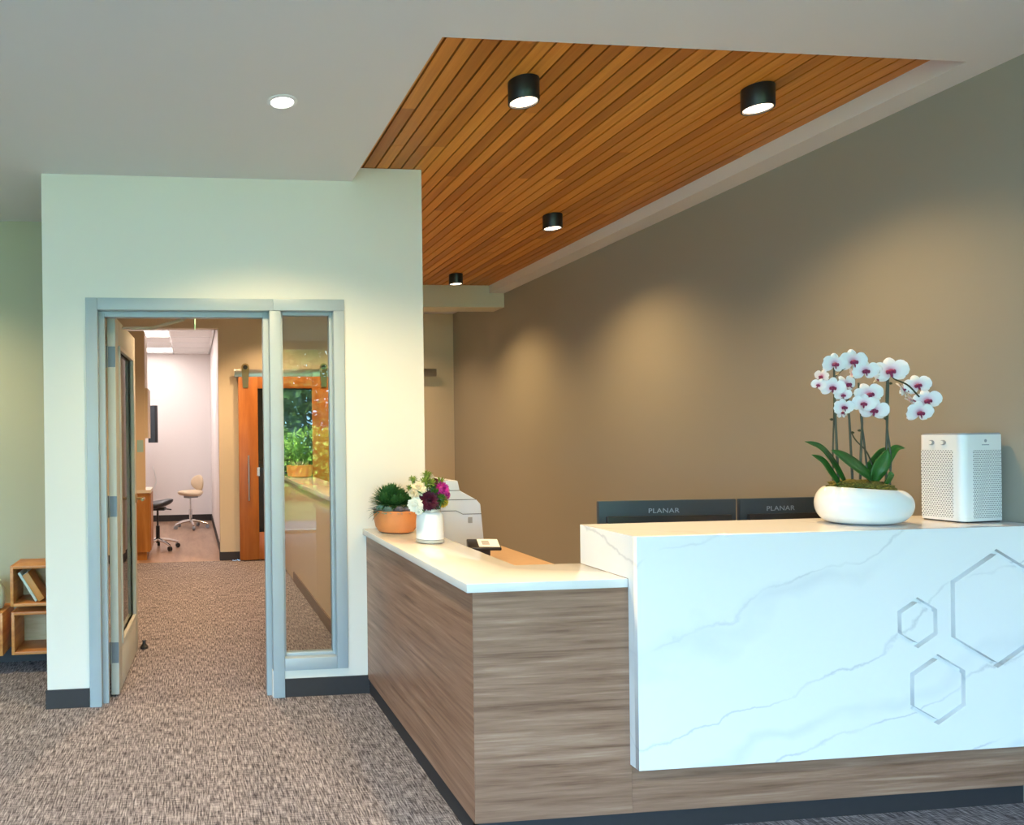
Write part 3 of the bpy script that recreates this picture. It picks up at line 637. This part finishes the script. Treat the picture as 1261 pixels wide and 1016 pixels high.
for a, b_ in zip(rings, rings[1:]):
    for i in range(seg): bm.faces.new((a[i], a[(i + 1) % seg], b_[(i + 1) % seg], b_[i]))
bm.faces.new(rings[0][::-1])
pl = done('planter', bm, 'white_gloss', oc, 'all')
sm = pl.modifiers.new('smooth', 'SUBSURF'); sm.levels = 1; sm.render_levels = 2
bm = bmesh.new(); g = bmesh.ops.create_icosphere(bm, subdivisions=4, radius=1.0)
for v in bm.verts:
    n_ = 1 + 0.10 * math.sin(v.co.x * 23 + v.co.y * 17) * math.sin(v.co.z * 19 + v.co.y * 29) + random.uniform(-.05, .05)
    v.co = Vector((v.co.x * 0.118 * n_, v.co.y * 0.082 * n_, 0.134 - v.co.x * 0.010 + v.co.z * 0.036 * n_))
done('moss', bm, 'moss', oc, True)
def strap_leaf(pts, w, tw=0.0):
    bm = bmesh.new(); P = spline(pts, 7); n = len(P); rows = []
    for i, p in enumerate(P):
        t = i / (n - 1); d = (P[min(i + 1, n - 1)] - P[max(i - 1, 0)]).normalized()
        s = d.cross(Vector((0.10, -0.85, 0.5))).normalized(); nn = s.cross(d).normalized()
        ww = w * (math.sin(PI * min(1, 0.16 + 0.86 * t)) ** 0.6) if t < 1 else 0.001
        rows.append([bm.verts.new(p - s * ww + nn * ww * .35), bm.verts.new(p - s * ww * .5 + nn * ww * .05), bm.verts.new(p - nn * ww * 0.05), bm.verts.new(p + s * ww * .5 + nn * ww * .05), bm.verts.new(p + s * ww + nn * ww * .35)])
    for a, b_ in zip(rows, rows[1:]):
        for k in range(4): bm.faces.new((a[k], a[k + 1], b_[k + 1], b_[k]))
    o = done('leaf', bm, 'orchid_leaf', oc, 'all'); so = o.modifiers.new('thick', 'SOLIDIFY'); so.thickness = 0.0022
strap_leaf([OP(318, 745, 0), OP(255, 640, -0.02), OP(195, 568, -0.05), OP(120, 535, -0.07)], 0.019)
strap_leaf([OP(290, 760, -0.01), OP(240, 690, -0.03), OP(205, 640, -0.05), OP(155, 605, -0.07)], 0.021)
strap_leaf([OP(470, 745, -0.01), OP(400, 690, -0.045), OP(320, 630, -0.07), OP(258, 582, -0.08)], 0.034)
strap_leaf([OP(440, 690, 0.01), OP(480, 650, 0.01), OP(520, 600, 0.02), OP(560, 572, 0.03)], 0.022)
strap_leaf([OP(470, 745, 0), OP(495, 690, -0.01), OP(530, 630, -0.01), OP(548, 580, -0.01)], 0.027)
strap_leaf([OP(530, 690, 0.02), OP(555, 620, 0.02), OP(590, 575, 0.03), OP(640, 575, 0.04)], 0.016)
strap_leaf([OP(535, 760, -0.02), OP(550, 735, -0.03), OP(565, 710, -0.04), OP(572, 698, -0.04)], 0.014)
def ostem(pts, r=0.0042, name='stem'):
    bm = bmesh.new(); tube(bm, spline(pts, 6), r, 7, r * 0.75); done(name, bm, 'orchid_stem', oc, True)
ostem([OP(292, 745, 0), OP(285, 560, 0), OP(277, 300, 0), OP(276, 150, 0)])
ostem([OP(262, 740, 0.01), OP(265, 560, 0.01), OP(272, 400, 0.01), OP(274, 200, 0.01)], 0.0030, 'stake')
ostem([OP(365, 745, 0), OP(358, 560, 0), OP(352, 420, 0), OP(345, 290, 0)])
ostem([OP(470, 660, -0.01), OP(440, 590, -0.01), OP(385, 530, 0), OP(362, 490, 0)], 0.0026)
ostem([OP(405, 745, 0.01), OP(412, 560, 0.01), OP(418, 420, 0.01), OP(402, 230, 0.01)])
ostem([OP(448, 745, 0.01), OP(430, 560, 0.01), OP(415, 430, 0.01), OP(412, 380, 0.01)], 0.0034, 'stake')
ostem([OP(540, 760, 0.0), OP(545, 560, 0.0), OP(556, 300, 0.0), OP(560, 102, 0.0)], 0.0042, 'stake')
ostem([OP(560, 765, 0.0), OP(566, 620, 0.0), OP(548, 440, 0.0), OP(556, 205, 0.0), OP(600, 218, -.01), OP(660, 245, -.01), OP(700, 285, -0.01), OP(720, 308, -0.01)], 0.0036)
ostem([OP(276, 200, 0), OP(300, 180, 0), OP(330, 155, 0), OP(375, 130, 0), OP(435, 165, -0.01)], 0.0026)
ostem([OP(402, 270, 0.01), OP(375, 290, 0), OP(345, 310, 0), OP(330, 345, -0.01)], 0.0026)
ostem([OP(402, 250, 0.01), OP(430, 290, 0), OP(450, 330, 0), OP(480, 365, -0.01)], 0.0026)
ostem([OP(276, 230, 0), OP(250, 215, 0), OP(215, 215, 0), OP(195, 235, 0)], 0.0024)
for px, py in ((260, 420), (368, 490), (405, 480), (543, 418), (570, 235)):
    bm = bmesh.new(); ball(bm, OP(px, py, 0), 0.007, 1, (1.1, 0.8, 0.8)); done('stem_node', bm, 'orchid_stem', oc, True)
# one flower, facing -y, then copies
def petal_patch(bm, ang, L, w, cup, y0, roundness=0.6):
    """broad petal in the xz plane, from the centre outwards at angle ang"""
    d = Vector((math.cos(ang), 0, math.sin(ang))); s = Vector((-math.sin(ang), 0, math.cos(ang))); rows = []
    for i in range(8):
        t = i / 7; ww = w * (math.sin(PI * min(1.0, t * 0.93 + 0.04)) ** roundness) * (0.45 + 0.55 * t if t < .5 else 0.725 + .3 * (t - .5))
        row = []
        for k in range(5):
            u_ = (k - 2) / 2; p = d * L * t + s * ww * u_ + Vector((0, y0 + cup * (t * t) * -0.010 + 0.006 * u_ * u_ * t, 0)); row.append(bm.verts.new(p))
        rows.append(row)
    for a, b_ in zip(rows, rows[1:]):
        for k in range(4): bm.faces.new((a[k], a[k + 1], b_[k + 1], b_[k]))
bm = bmesh.new()
for ang in (90, 222, 318): petal_patch(bm, math.radians(ang), 0.042, 0.0205, -0.6, 0.002, 0.6)
for ang in (8, 172): petal_patch(bm, math.radians(ang), 0.044, 0.037, 0.5, -0.001, 0.45)
fl0 = done('flower', bm, 'orchid_petal', oc, 'all')
bm = bmesh.new()
ball(bm, (0, -0.006, -0.004), 0.0085, 2, (1.0, 1.0, 1.0)); ball(bm, (-0.0085, -0.008, -0.005), 0.0062, 2, (0.65, 0.9, 1.15)); ball(bm, (0.0085, -0.008, -0.005), 0.0062, 2, (0.65, 0.9, 1.15))
leaf_blade(bm, (0, -0.008, -0.004), (0, -0.35, -1), 0.022, 0.0075, 0, 0.4)
lip0 = done('lip', bm, 'orchid_lip', fl0, True)
flowers = [  # px, py, depth, scale, yaw, pitch, roll
    (280, 128, -0.012, 1.02, -12, -6, 4), (376, 116, -0.014, 1.16, -10, -4, 0), (440, 166, -0.022, 1.05, -16, -6, 0), (212, 193, 0.0, 0.66, -70, -10, 20), (195, 238, -0.004, 0.60, -40, -15, 25),
    (268, 252, -0.015, 0.98, -25, -4, 8), (342, 238, -0.006, 0.98, 15, 10, -20), (322, 292, -0.016, 0.68, -20, -15, 0), (456, 290, -0.016, 1.15, -18, 4, -18), (430, 338, -0.030, 0.92, -30, 0, 10),
    (325, 356, -0.018, 0.84, -12, 0, 0), (484, 373, -0.026, 1.08, -35, -6, 8), (572, 168, -0.018, 1.30, -38, 0, -6), (712, 245, -0.018, 1.0, -35, 0, -15), (762, 325, -0.016, 1.05, -30, -4, -12),
    (722, 388, -0.026, 1.08, -12, -8, 0), (636, 268, 0.012, 0.86, 30, 25, 10), (678, 328, 0.006, 0.62, 40, 40, 30), (486, 160, 0.014, 0.60, 120, 10, 0), (500, 208, 0.012, 0.50, 60, -20, 20), (372, 182, 0.012, 0.66, 70, 0, 10), (372, 352, 0.010, 0.55, 60, 10, 0), (312, 385, 0.012, 0.62, 15, 20, 0)]
for i, (px, py, ly, sc, yw, pt, rl) in enumerate(flowers):
    f = fl0 if i == 0 else fl0.copy()
    if i: COL.objects.link(f); f.parent = oc; lp = lip0.copy(); COL.objects.link(lp); lp.parent = f
    f.location = OP(px, py, ly); f.scale = (sc * .93,) * 3; f.rotation_euler = (math.radians(-pt), math.radians(rl), math.radians(yw))

# ------------------------------------------------------------------ air purifier
ap = thing('air_purifier', 'white tower air purifier with perforated sides on the marble counter', 'air purifier', (2.935, 2.387, ZST), math.radians(6))
WX, WY, H_ = 0.196, 0.150, 0.345
def rrect(w0, w1, d0, d1, r, n=6, big=None):
    pts = []
    for (cx_, cy_, a0, rr) in ((w0, d0, PI, big or r), (w1, d0, 1.5 * PI, r), (w1, d1, 0, r), (w0, d1, 0.5 * PI, r)):
        ccx = cx_ + (rr if cx_ == w0 else -rr); ccy = cy_ + (rr if cy_ == d0 else -rr)
        pts += [(ccx + rr * math.cos(a0 + k * PI / 2 / n), ccy + rr * math.sin(a0 + k * PI / 2 / n)) for k in range(n + 1)]
    return pts
bm = bmesh.new(); prism(bm, rrect(0, WX, 0, WY, 0.012, 6, 0.026), 2, 0.006, H_ - 0.006); done('housing', bm, 'purifier_white', ap, True)
bm = bmesh.new(); prism(bm, rrect(0.004, WX - 0.004, 0.004, WY - 0.004, 0.010, 6, 0.022), 2, 0.0, 0.006); done('foot', bm, 'black_plastic', ap, True)
bm = bmesh.new(); prism(bm, rrect(0.003, WX - 0.003, 0.003, WY - 0.003, 0.010, 6, 0.022), 2, H_ - 0.006, H_); done('top_plate', bm, 'grey_plastic', ap, True)
bm = bmesh.new(); box(bm, 0.045, WX - 0.012, -0.0012, 0.002, 0.018, H_ - 0.066); done('grille', bm, 'grille', ap)
bm = bmesh.new(); box(bm, -0.0012, 0.002, 0.036, WY - 0.006, 0.018, H_ - 0.066); done('grille', bm, 'grille', ap)
for yy in (0.068, 0.108):
    bm = bmesh.new(); tube(bm, [(-0.004, yy, H_ - 0.036), (0.002, yy, H_ - 0.036)], 0.010, 18); done('sensor_port', bm, 'grey_plastic', ap, True)
    bm = bmesh.new(); tube(bm, [(-0.006, yy + 0.003, H_ - 0.036), (0.002, yy + 0.003, H_ - 0.036)], 0.0075, 16); done('sensor_cap', bm, 'white_gloss', ap, True)
bm = bmesh.new(); tube(bm, [(0.108, -0.001, H_ - 0.030), (0.108, 0.002, H_ - 0.030)], 0.006, 14); done('emblem', bm, 'grey_plastic', ap, True)
boxes('emblem_bar', [(0.090 + i * 0.0053, 0.0935 + i * 0.0053, -0.0008, 0.001, H_ - 0.0475, H_ - 0.0435) for i in range(7)], 'grey_plastic', ap)

# ------------------------------------------------------------------ lamps
def cyl_lamp(loc, label):
    t = thing('cylinder_light', label, 'ceiling light', loc, 0, 'black cylinder lights on the wood ceiling')
    bm = bmesh.new(); lathe(bm, [(0.060, 0), (0.063, -0.002), (0.063, -0.092), (0.0615, -0.094), (0.056, -0.094), (0.055, -0.084), (0.01, -0.083)], 40); done('housing', bm, 'black_metal', t, True)
    bm = bmesh.new(); lathe(bm, [(0.0545, -0.0835), (0.054, -0.087), (0.01, -0.0875)], 32); done('lens', bm, 'lamp_warm', t, True)
    return t
WARM = (1.0, 0.66, 0.30)
for loc, label, e in (((1.415, 2.825, ZW), 'black cylinder ceiling light over the white countertop, apart from the wall row', 55), ((2.468, 2.805, ZW), 'black cylinder ceiling light nearest the orchid, in the row along the taupe wall', 60),
                      ((2.475, 4.551, ZW), 'black cylinder ceiling light in the middle of the row along the taupe wall', 85), ((2.469, 6.290, ZW), 'black cylinder ceiling light next to the cream bulkhead beam', 85)):
    t = cyl_lamp(loc, label); spot(t, (0, 0, -0.099), e, WARM, 2.2, 1.0, 0.05)
def can(loc, label, e, color=(1.0, 0.78, 0.42)):
    t = thing('recessed_light', label, 'downlight', loc, 0, 'recessed ceiling downlights')
    bm = bmesh.new(); lathe(bm, [(0.064, 0.0), (0.064, -0.003), (0.050, -0.006), (0.047, -0.002), (0.047, 0.0)], 36, cap=False); done('trim_ring', bm, 'white_gloss', t, True)
    bm = bmesh.new(); lathe(bm, [(0.0465, -0.0012), (0.030, -0.009), (0.006, -0.012)], 30); done('lens', bm, 'lamp_white', t, True)
    spot(t, (0, 0, -0.02), e, color, 2.3, 0.7, 0.045); return t
can((0.400, 2.925, ZC), 'round recessed downlight glowing in the white ceiling before the door', 75)
for x_, y_, e, lb in ((-1.75, 3.75, 70, 'round recessed downlight over the wooden cube shelves'), (-3.8, 3.0, 45, 'unseen fill downlight added by the side wall'), (-1.7, 0.6, 45, 'unseen fill downlight added in the middle of the waiting room'),
                   (-3.8, 0.6, 45, 'unseen fill downlight added between side wall and windows'), (0.4, 0.2, 45, 'unseen fill downlight added before the marble counter'), (2.3, 0.2, 30, 'unseen fill downlight added beside the taupe wall')):
    can((x_, y_, ZC), lb, e)  # all but the cube shelf one are out-of-view cans added as fill
for x_, y_, e, lb in ((0.1, 5.2, 95, 'unseen downlight added to light the hall just inside the office door'), (0.1, 7.0, 95, 'unseen downlight added to light the hall before the treatment room'), (2.1, 7.6, 50, 'unseen downlight added to light the area behind the cream beam'), (0.95, 7.45, 60, 'unseen downlight added to light the barn door')):
    can((x_, y_, Z_BACK), lb, e, (1.0, 0.66, 0.36))  # unseen cans added to light the hall and the end wall
ol = bpy.data.lights.new('panel_light', 'AREA'); ol.shape = 'RECTANGLE'; ol.size = 0.55; ol.size_y = 2.2; ol.energy = 40; ol.color = (1.0, 0.90, 0.86)
oo = bpy.data.objects.new('panel_light', ol); COL.objects.link(oo); oo.location = (-0.58, 10.3, 2.86)
ex = thing('exit_sign', 'thin green edge lit sign hanging from the hall ceiling', 'sign', (0.046, 6.0, 0))
bx('plate', (-0.004, 0.004, -0.15, 0.15, 2.375, 2.60), 'sign_green', ex); bx('canopy', (-0.03, 0.03, -0.17, 0.17, 2.60, 2.64), 'white_gloss', ex)
bx('stem', (-0.008, 0.008, -0.01, 0.01, 2.64, Z_BACK), 'white_gloss', ex)

# ------------------------------------------------------------------ planter on hall counter
op = thing('terracotta_planter', 'low terracotta planter on the hall counter behind the sidelight', 'planter', (1.145, 7.35, 1.0), 0)
bm = bmesh.new(); lathe(bm, [(0.10, 0), (0.125, 0.01), (0.138, 0.06), (0.141, 0.125), (0.133, 0.126), (0.130, 0.11), (0.02, 0.105)], 36); done('bowl', bm, 'terracotta', op, True)
bm = bmesh.new()
for i in range(40):
    a = random.uniform(0, 2 * PI); leaf_blade(bm, (0.06 * math.cos(a), 0.06 * math.sin(a), 0.11), (math.cos(a), math.sin(a), random.uniform(.6, 2)), random.uniform(.05, .09), 0.008)
done('succulents', bm, 'echeveria_teal', op, True)

# ------------------------------------------------------------------ cube shelves, books, vase on the left
def cube_shelf(x0, x1, z0, z1, y0, y1, label):
    t = thing('cube_shelf', label, 'shelf', (x0, y0, z0)); w, d, h = x1 - x0, y1 - y0, z1 - z0; th = 0.018
    bx('side', (0, th, 0, d, 0, h), 'maple', t, 0.001); bx('side', (w - th, w, 0, d, 0, h), 'maple', t, 0.001)
    bx('top', (th, w - th, 0, d, h - th, h), 'maple', t, 0.001); bx('bottom', (th, w - th, 0, d, 0, th), 'maple', t, 0.001); bx('back', (th, w - th, d - 0.008, d, th, h - th), 'maple_pale', t)
    return t
yq = 4.40
cube_shelf(-1.108, -0.80, 0.412, 0.660, yq, Y_ALC - 0.001, 'upper wooden cube shelf holding leaning books')
cube_shelf(-1.104, -0.80, 0.118, 0.378, yq, Y_ALC - 0.001, 'empty lower wooden cube shelf under the one with books')
cube_shelf(-1.46, -1.153, 0.118, 0.378, yq - 0.01, Y_ALC - 0.001, 'wooden cube shelf carrying a pale vase')
def book(x, z, tilt, w, h, th, m1, label):
    t = thing('book', label, 'book', (x, yq + 0.03, z)); t.rotation_euler = (0, math.radians(tilt), 0)
    bx('cover', (0, th, 0, w, 0, h), m1, t, 0.002); bx('pages', (0.003, th - 0.003, 0.004, w + 0.0005, 0.002, h + 0.0008), 'paper_white', t)
book(-0.967, 0.4315, -30.5, 0.15, 0.205, 0.016, 'book_white', 'pale green book leaning in the upper cube shelf')
book(-0.946, 0.4315, -31, 0.15, 0.190, 0.040, 'book_orange', 'thick brown and orange book leaning in the upper cube shelf')
bm = bmesh.new(); lathe(bm, [(0.035, 0), (0.06, 0.01), (0.075, 0.06), (0.07, 0.12), (0.045, 0.165), (0.05, 0.18), (0.042, 0.182), (0.035, 0.16)], 32); o = done('vase', bm, 'vase_green', None, True); o.location = (-1.236, 4.50, 0.379)
tag(o, 'pale green rounded vase standing on a wooden cube shelf', 'vase')

# ------------------------------------------------------------------ treatment room: cabinets, stools, screen
cb = thing('clinic_cabinet', 'tall tan cabinet with a wooden base and countertop in the treatment room', 'cabinet')
cy = 8.28
bx('base_cabinet', (-1.1, -0.490, cy, 8.8, 0.10, 0.79), 'cabinet_wood', cb); bx('toe_kick', (-1.1, -0.53, cy + 0.02, 8.8, 0, 0.10), 'cabinet_wood', cb); bx('countertop', (-1.1, -0.475, cy - 0.015, 8.8, 0.79, 0.825), 'printer_tan', cb)
bx('end_panel', (-1.1, -0.535, cy, cy + 0.03, 0.825, 2.69), 'cabinet_tan', cb); bx('upper_cabinet', (-1.1, -0.500, cy + 0.03, 8.8, 1.43, 2.02), 'cabinet_tan', cb); bx('top_cabinet', (-1.1, -0.530, cy + 0.03, 8.8, 2.02, 2.69), 'cabinet_tan', cb)
bx('door_panel', (-0.490, -0.478, cy + 0.02, 8.78, 0.12, 0.78), 'cabinet_wood', cb)
tag(bx('notice_paper', (-0.628, -0.556, cy - 0.003, cy - 0.001, 1.27, 1.41), 'paper_teal'), 'small teal notice taped to the tan cabinet end', 'notice')
tv = thing('wall_screen', 'dark flat screen on a wall bracket in the treatment room', 'screen', (-0.60, 11.25, 1.36), math.radians(-42))
bx('panel', (-0.08, 0.08, -0.03, 0.03, 0, 0.59), 'black_plastic', tv, 0.004); bx('bezel', (-0.074, 0.074, -0.032, -0.03, 0.006, 0.584), 'monitor_back', tv)
bx('bracket', (-0.75, -0.02, 0.03, 0.06, 0.24, 0.32), 'grey_plastic', tv)
def stool(loc, rz, seat_h, mat, back, label, tilt=0.0):
    t = thing('clinic_stool', label, 'stool', loc, rz, 'rolling stools in the treatment room')
    bm = bmesh.new(); ball(bm, (0, 0, 0), 1.0, 3)
    for v in bm.verts: v.co = Vector((v.co.x * 0.205, v.co.y * 0.20, max(-0.6, v.co.z) * 0.060 + 0.030 * (v.co.x ** 2) + tilt * v.co.x)); v.co.z += seat_h
    done('seat', bm, mat, t, 'all')
    bm = bmesh.new(); tube(bm, [(0, 0, 0.08), (0, 0, 0.30)], 0.026, 12); tube(bm, [(0, 0, 0.28), (0, 0, seat_h - 0.02)], 0.014, 12); done('column', bm, 'chrome' if back else 'black_plastic', t, True)
    bx('tilt_plate', (-0.08, 0.10, -0.07, 0.07, seat_h - 0.065, seat_h - 0.03), 'grey_plastic' if back else 'black_plastic', t, 0.004)
    bm = bmesh.new(); tube(bm, [(0.05, 0.05, seat_h - 0.05), (0.16, 0.10, seat_h - 0.07)], 0.008, 6); done('lever', bm, 'black_plastic', t, True)
    for i in range(5):
        a = 2 * PI * i / 5 + 0.5; c_, s_ = math.cos(a), math.sin(a)
        bm = bmesh.new(); tube(bm, [(0.02 * c_, 0.02 * s_, 0.12), (0.15 * c_, 0.15 * s_, 0.105), (0.27 * c_, 0.27 * s_, 0.072)], 0.022, 8, 0.014); lg = done('leg', bm, 'chrome', t, True)
        bm = bmesh.new(); px_, py_ = 0.265 * c_, 0.265 * s_
        tube(bm, [(px_ - 0.018 * s_, py_ + 0.018 * c_, 0.030), (px_ + 0.018 * s_, py_ - 0.018 * c_, 0.030)], 0.030, 14); done('caster', bm, 'grey_plastic' if back else 'black_plastic', lg, True)
    if back:
        bm = bmesh.new(); ball(bm, (0, 0, 0), 1.0, 3)
        for v in bm.verts: v.co = Vector((0.175 + v.co.x * 0.032 - 0.05 * v.co.y ** 2, v.co.y * 0.165, seat_h + 0.165 + v.co.z * 0.125))
        done('backrest', bm, mat, t, 'all')
        bm = bmesh.new(); tube(bm, spline([(0.06, 0, seat_h - 0.05), (0.19, 0, seat_h - 0.04), (0.22, 0, seat_h + 0.05), (0.205, 0, seat_h + 0.16)], 6), 0.012, 8); done('back_bar', bm, 'chrome', t, True)
stool((-0.02, 11.12, 0.002), math.radians(35), 0.545, 'beige_vinyl', True, 'beige padded rolling stool with backrest by the far wall')
stool((-0.44, 9.12, 0.002), math.radians(-10), 0.565, 'navy_vinyl', False, 'dark navy backless rolling stool beside the wooden cabinet', 0.035)
bm = bmesh.new(); tube(bm, spline([(-0.66, Y_OP - 0.01, 0.95), (-0.63, Y_OP - 0.012, 0.85), (-0.60, Y_OP - 0.012, 0.70), (-0.64, Y_OP - 0.012, 0.55), (-0.60, Y_OP - 0.012, 0.45)], 6), 0.006, 6)
tag(done('cable', bm, 'paper_white', None, True), 'thin pale cable hanging on the far treatment room wall', 'cord')

# ------------------------------------------------------------------ garden in front of the windows (shows only as reflection in the glass)
struct(bx('ground', (-40, 40, -60, Y_WIN - 0.12, -0.35, -0.15), 'grass'), 'sunlit lawn outside the waiting room windows', 'ground')
struct(bx('pavement', (-40, 40, -5.0, Y_WIN - 0.12, -0.149, -0.12), 'concrete'), 'concrete path along the window front', 'pavement')
def crown(bm, c, r, n, ls, sc=(1, 1, 1)):
    for i in range(n):
        d = Vector((random.gauss(0, 1), random.gauss(0, 1), random.gauss(0, 1))).normalized() * (random.random() ** 0.35)
        p = Vector((c[0] + d.x * r * sc[0], c[1] + d.y * r * sc[1], c[2] + d.z * r * sc[2]))
        a = Vector((random.gauss(0, 1), random.gauss(0, 1), random.gauss(0, 1))).normalized() * ls; b_ = a.cross(Vector((random.gauss(0, 1), random.gauss(0, 1), 1))).normalized() * ls * 0.5
        vv = [bm.verts.new(q_) for q_ in (p - a, p + b_, p + a, p - b_)]; bm.faces.new(vv)
def tree(loc, h, r, label, mat, n=4000):
    t = thing('garden_tree', label, 'tree', loc)
    bm = bmesh.new(); tube(bm, spline([(0, 0, -0.02), (0.05, 0, h * 0.3), (0, 0.05, h * 0.75)], 5), 0.16, 8, 0.07); done('trunk', bm, 'bark', t, True)
    bm = bmesh.new(); crown(bm, (0, 0, h * 0.62), r, n, 0.16, (1.15, 1, 1.0)); o = done('foliage', bm, mat, t); o['kind'] = 'stuff'
tree((2.2, -13.0, -0.15), 6.0, 3.1, 'dark leafy garden tree outside the window', 'foliage_dark'); tree((9.6, -15.5, -0.15), 6.5, 2.8, 'tall dark garden tree at the right of the lawn', 'foliage_dark')
tree((-4.8, -15.0, -0.15), 6.0, 2.6, 'dark garden tree in the middle of the lawn', 'foliage_dark'); tree((4.2, -22.0, -0.15), 9.0, 4.0, 'broad dark tree at the back of the garden', 'foliage_dark', 9000); tree((-6.5, -26.0, -0.15), 9.0, 3.0, 'tall dark tree at the back of the garden', 'foliage_dark', 7000)
tree((-11.4, -14.0, -0.15), 5.5, 2.5, 'dark garden tree at the left of the lawn', 'foliage_dark')
for x_, y_, r_, lb in ((2.95, -9.6, 1.15, 'light green rounded shrub close to the path'), (1.9, -15.8, 1.0, 'light green rounded shrub behind the dark tree'), (5.2, -17.0, 1.1, 'light green rounded shrub at the far edge of the lawn')):
    t = thing('garden_shrub', lb, 'shrub', (x_, y_, -0.15), 0, 'light shrubs on the lawn')
    bm = bmesh.new(); crown(bm, (0, 0, r_ * 0.8), r_, 2200, 0.09, (1.3, 1, 0.8)); tube(bm, [(0, 0, -0.02), (0, 0, r_ * 0.8)], 0.05, 6); o = done('foliage', bm, 'foliage_light', t); o['kind'] = 'stuff'
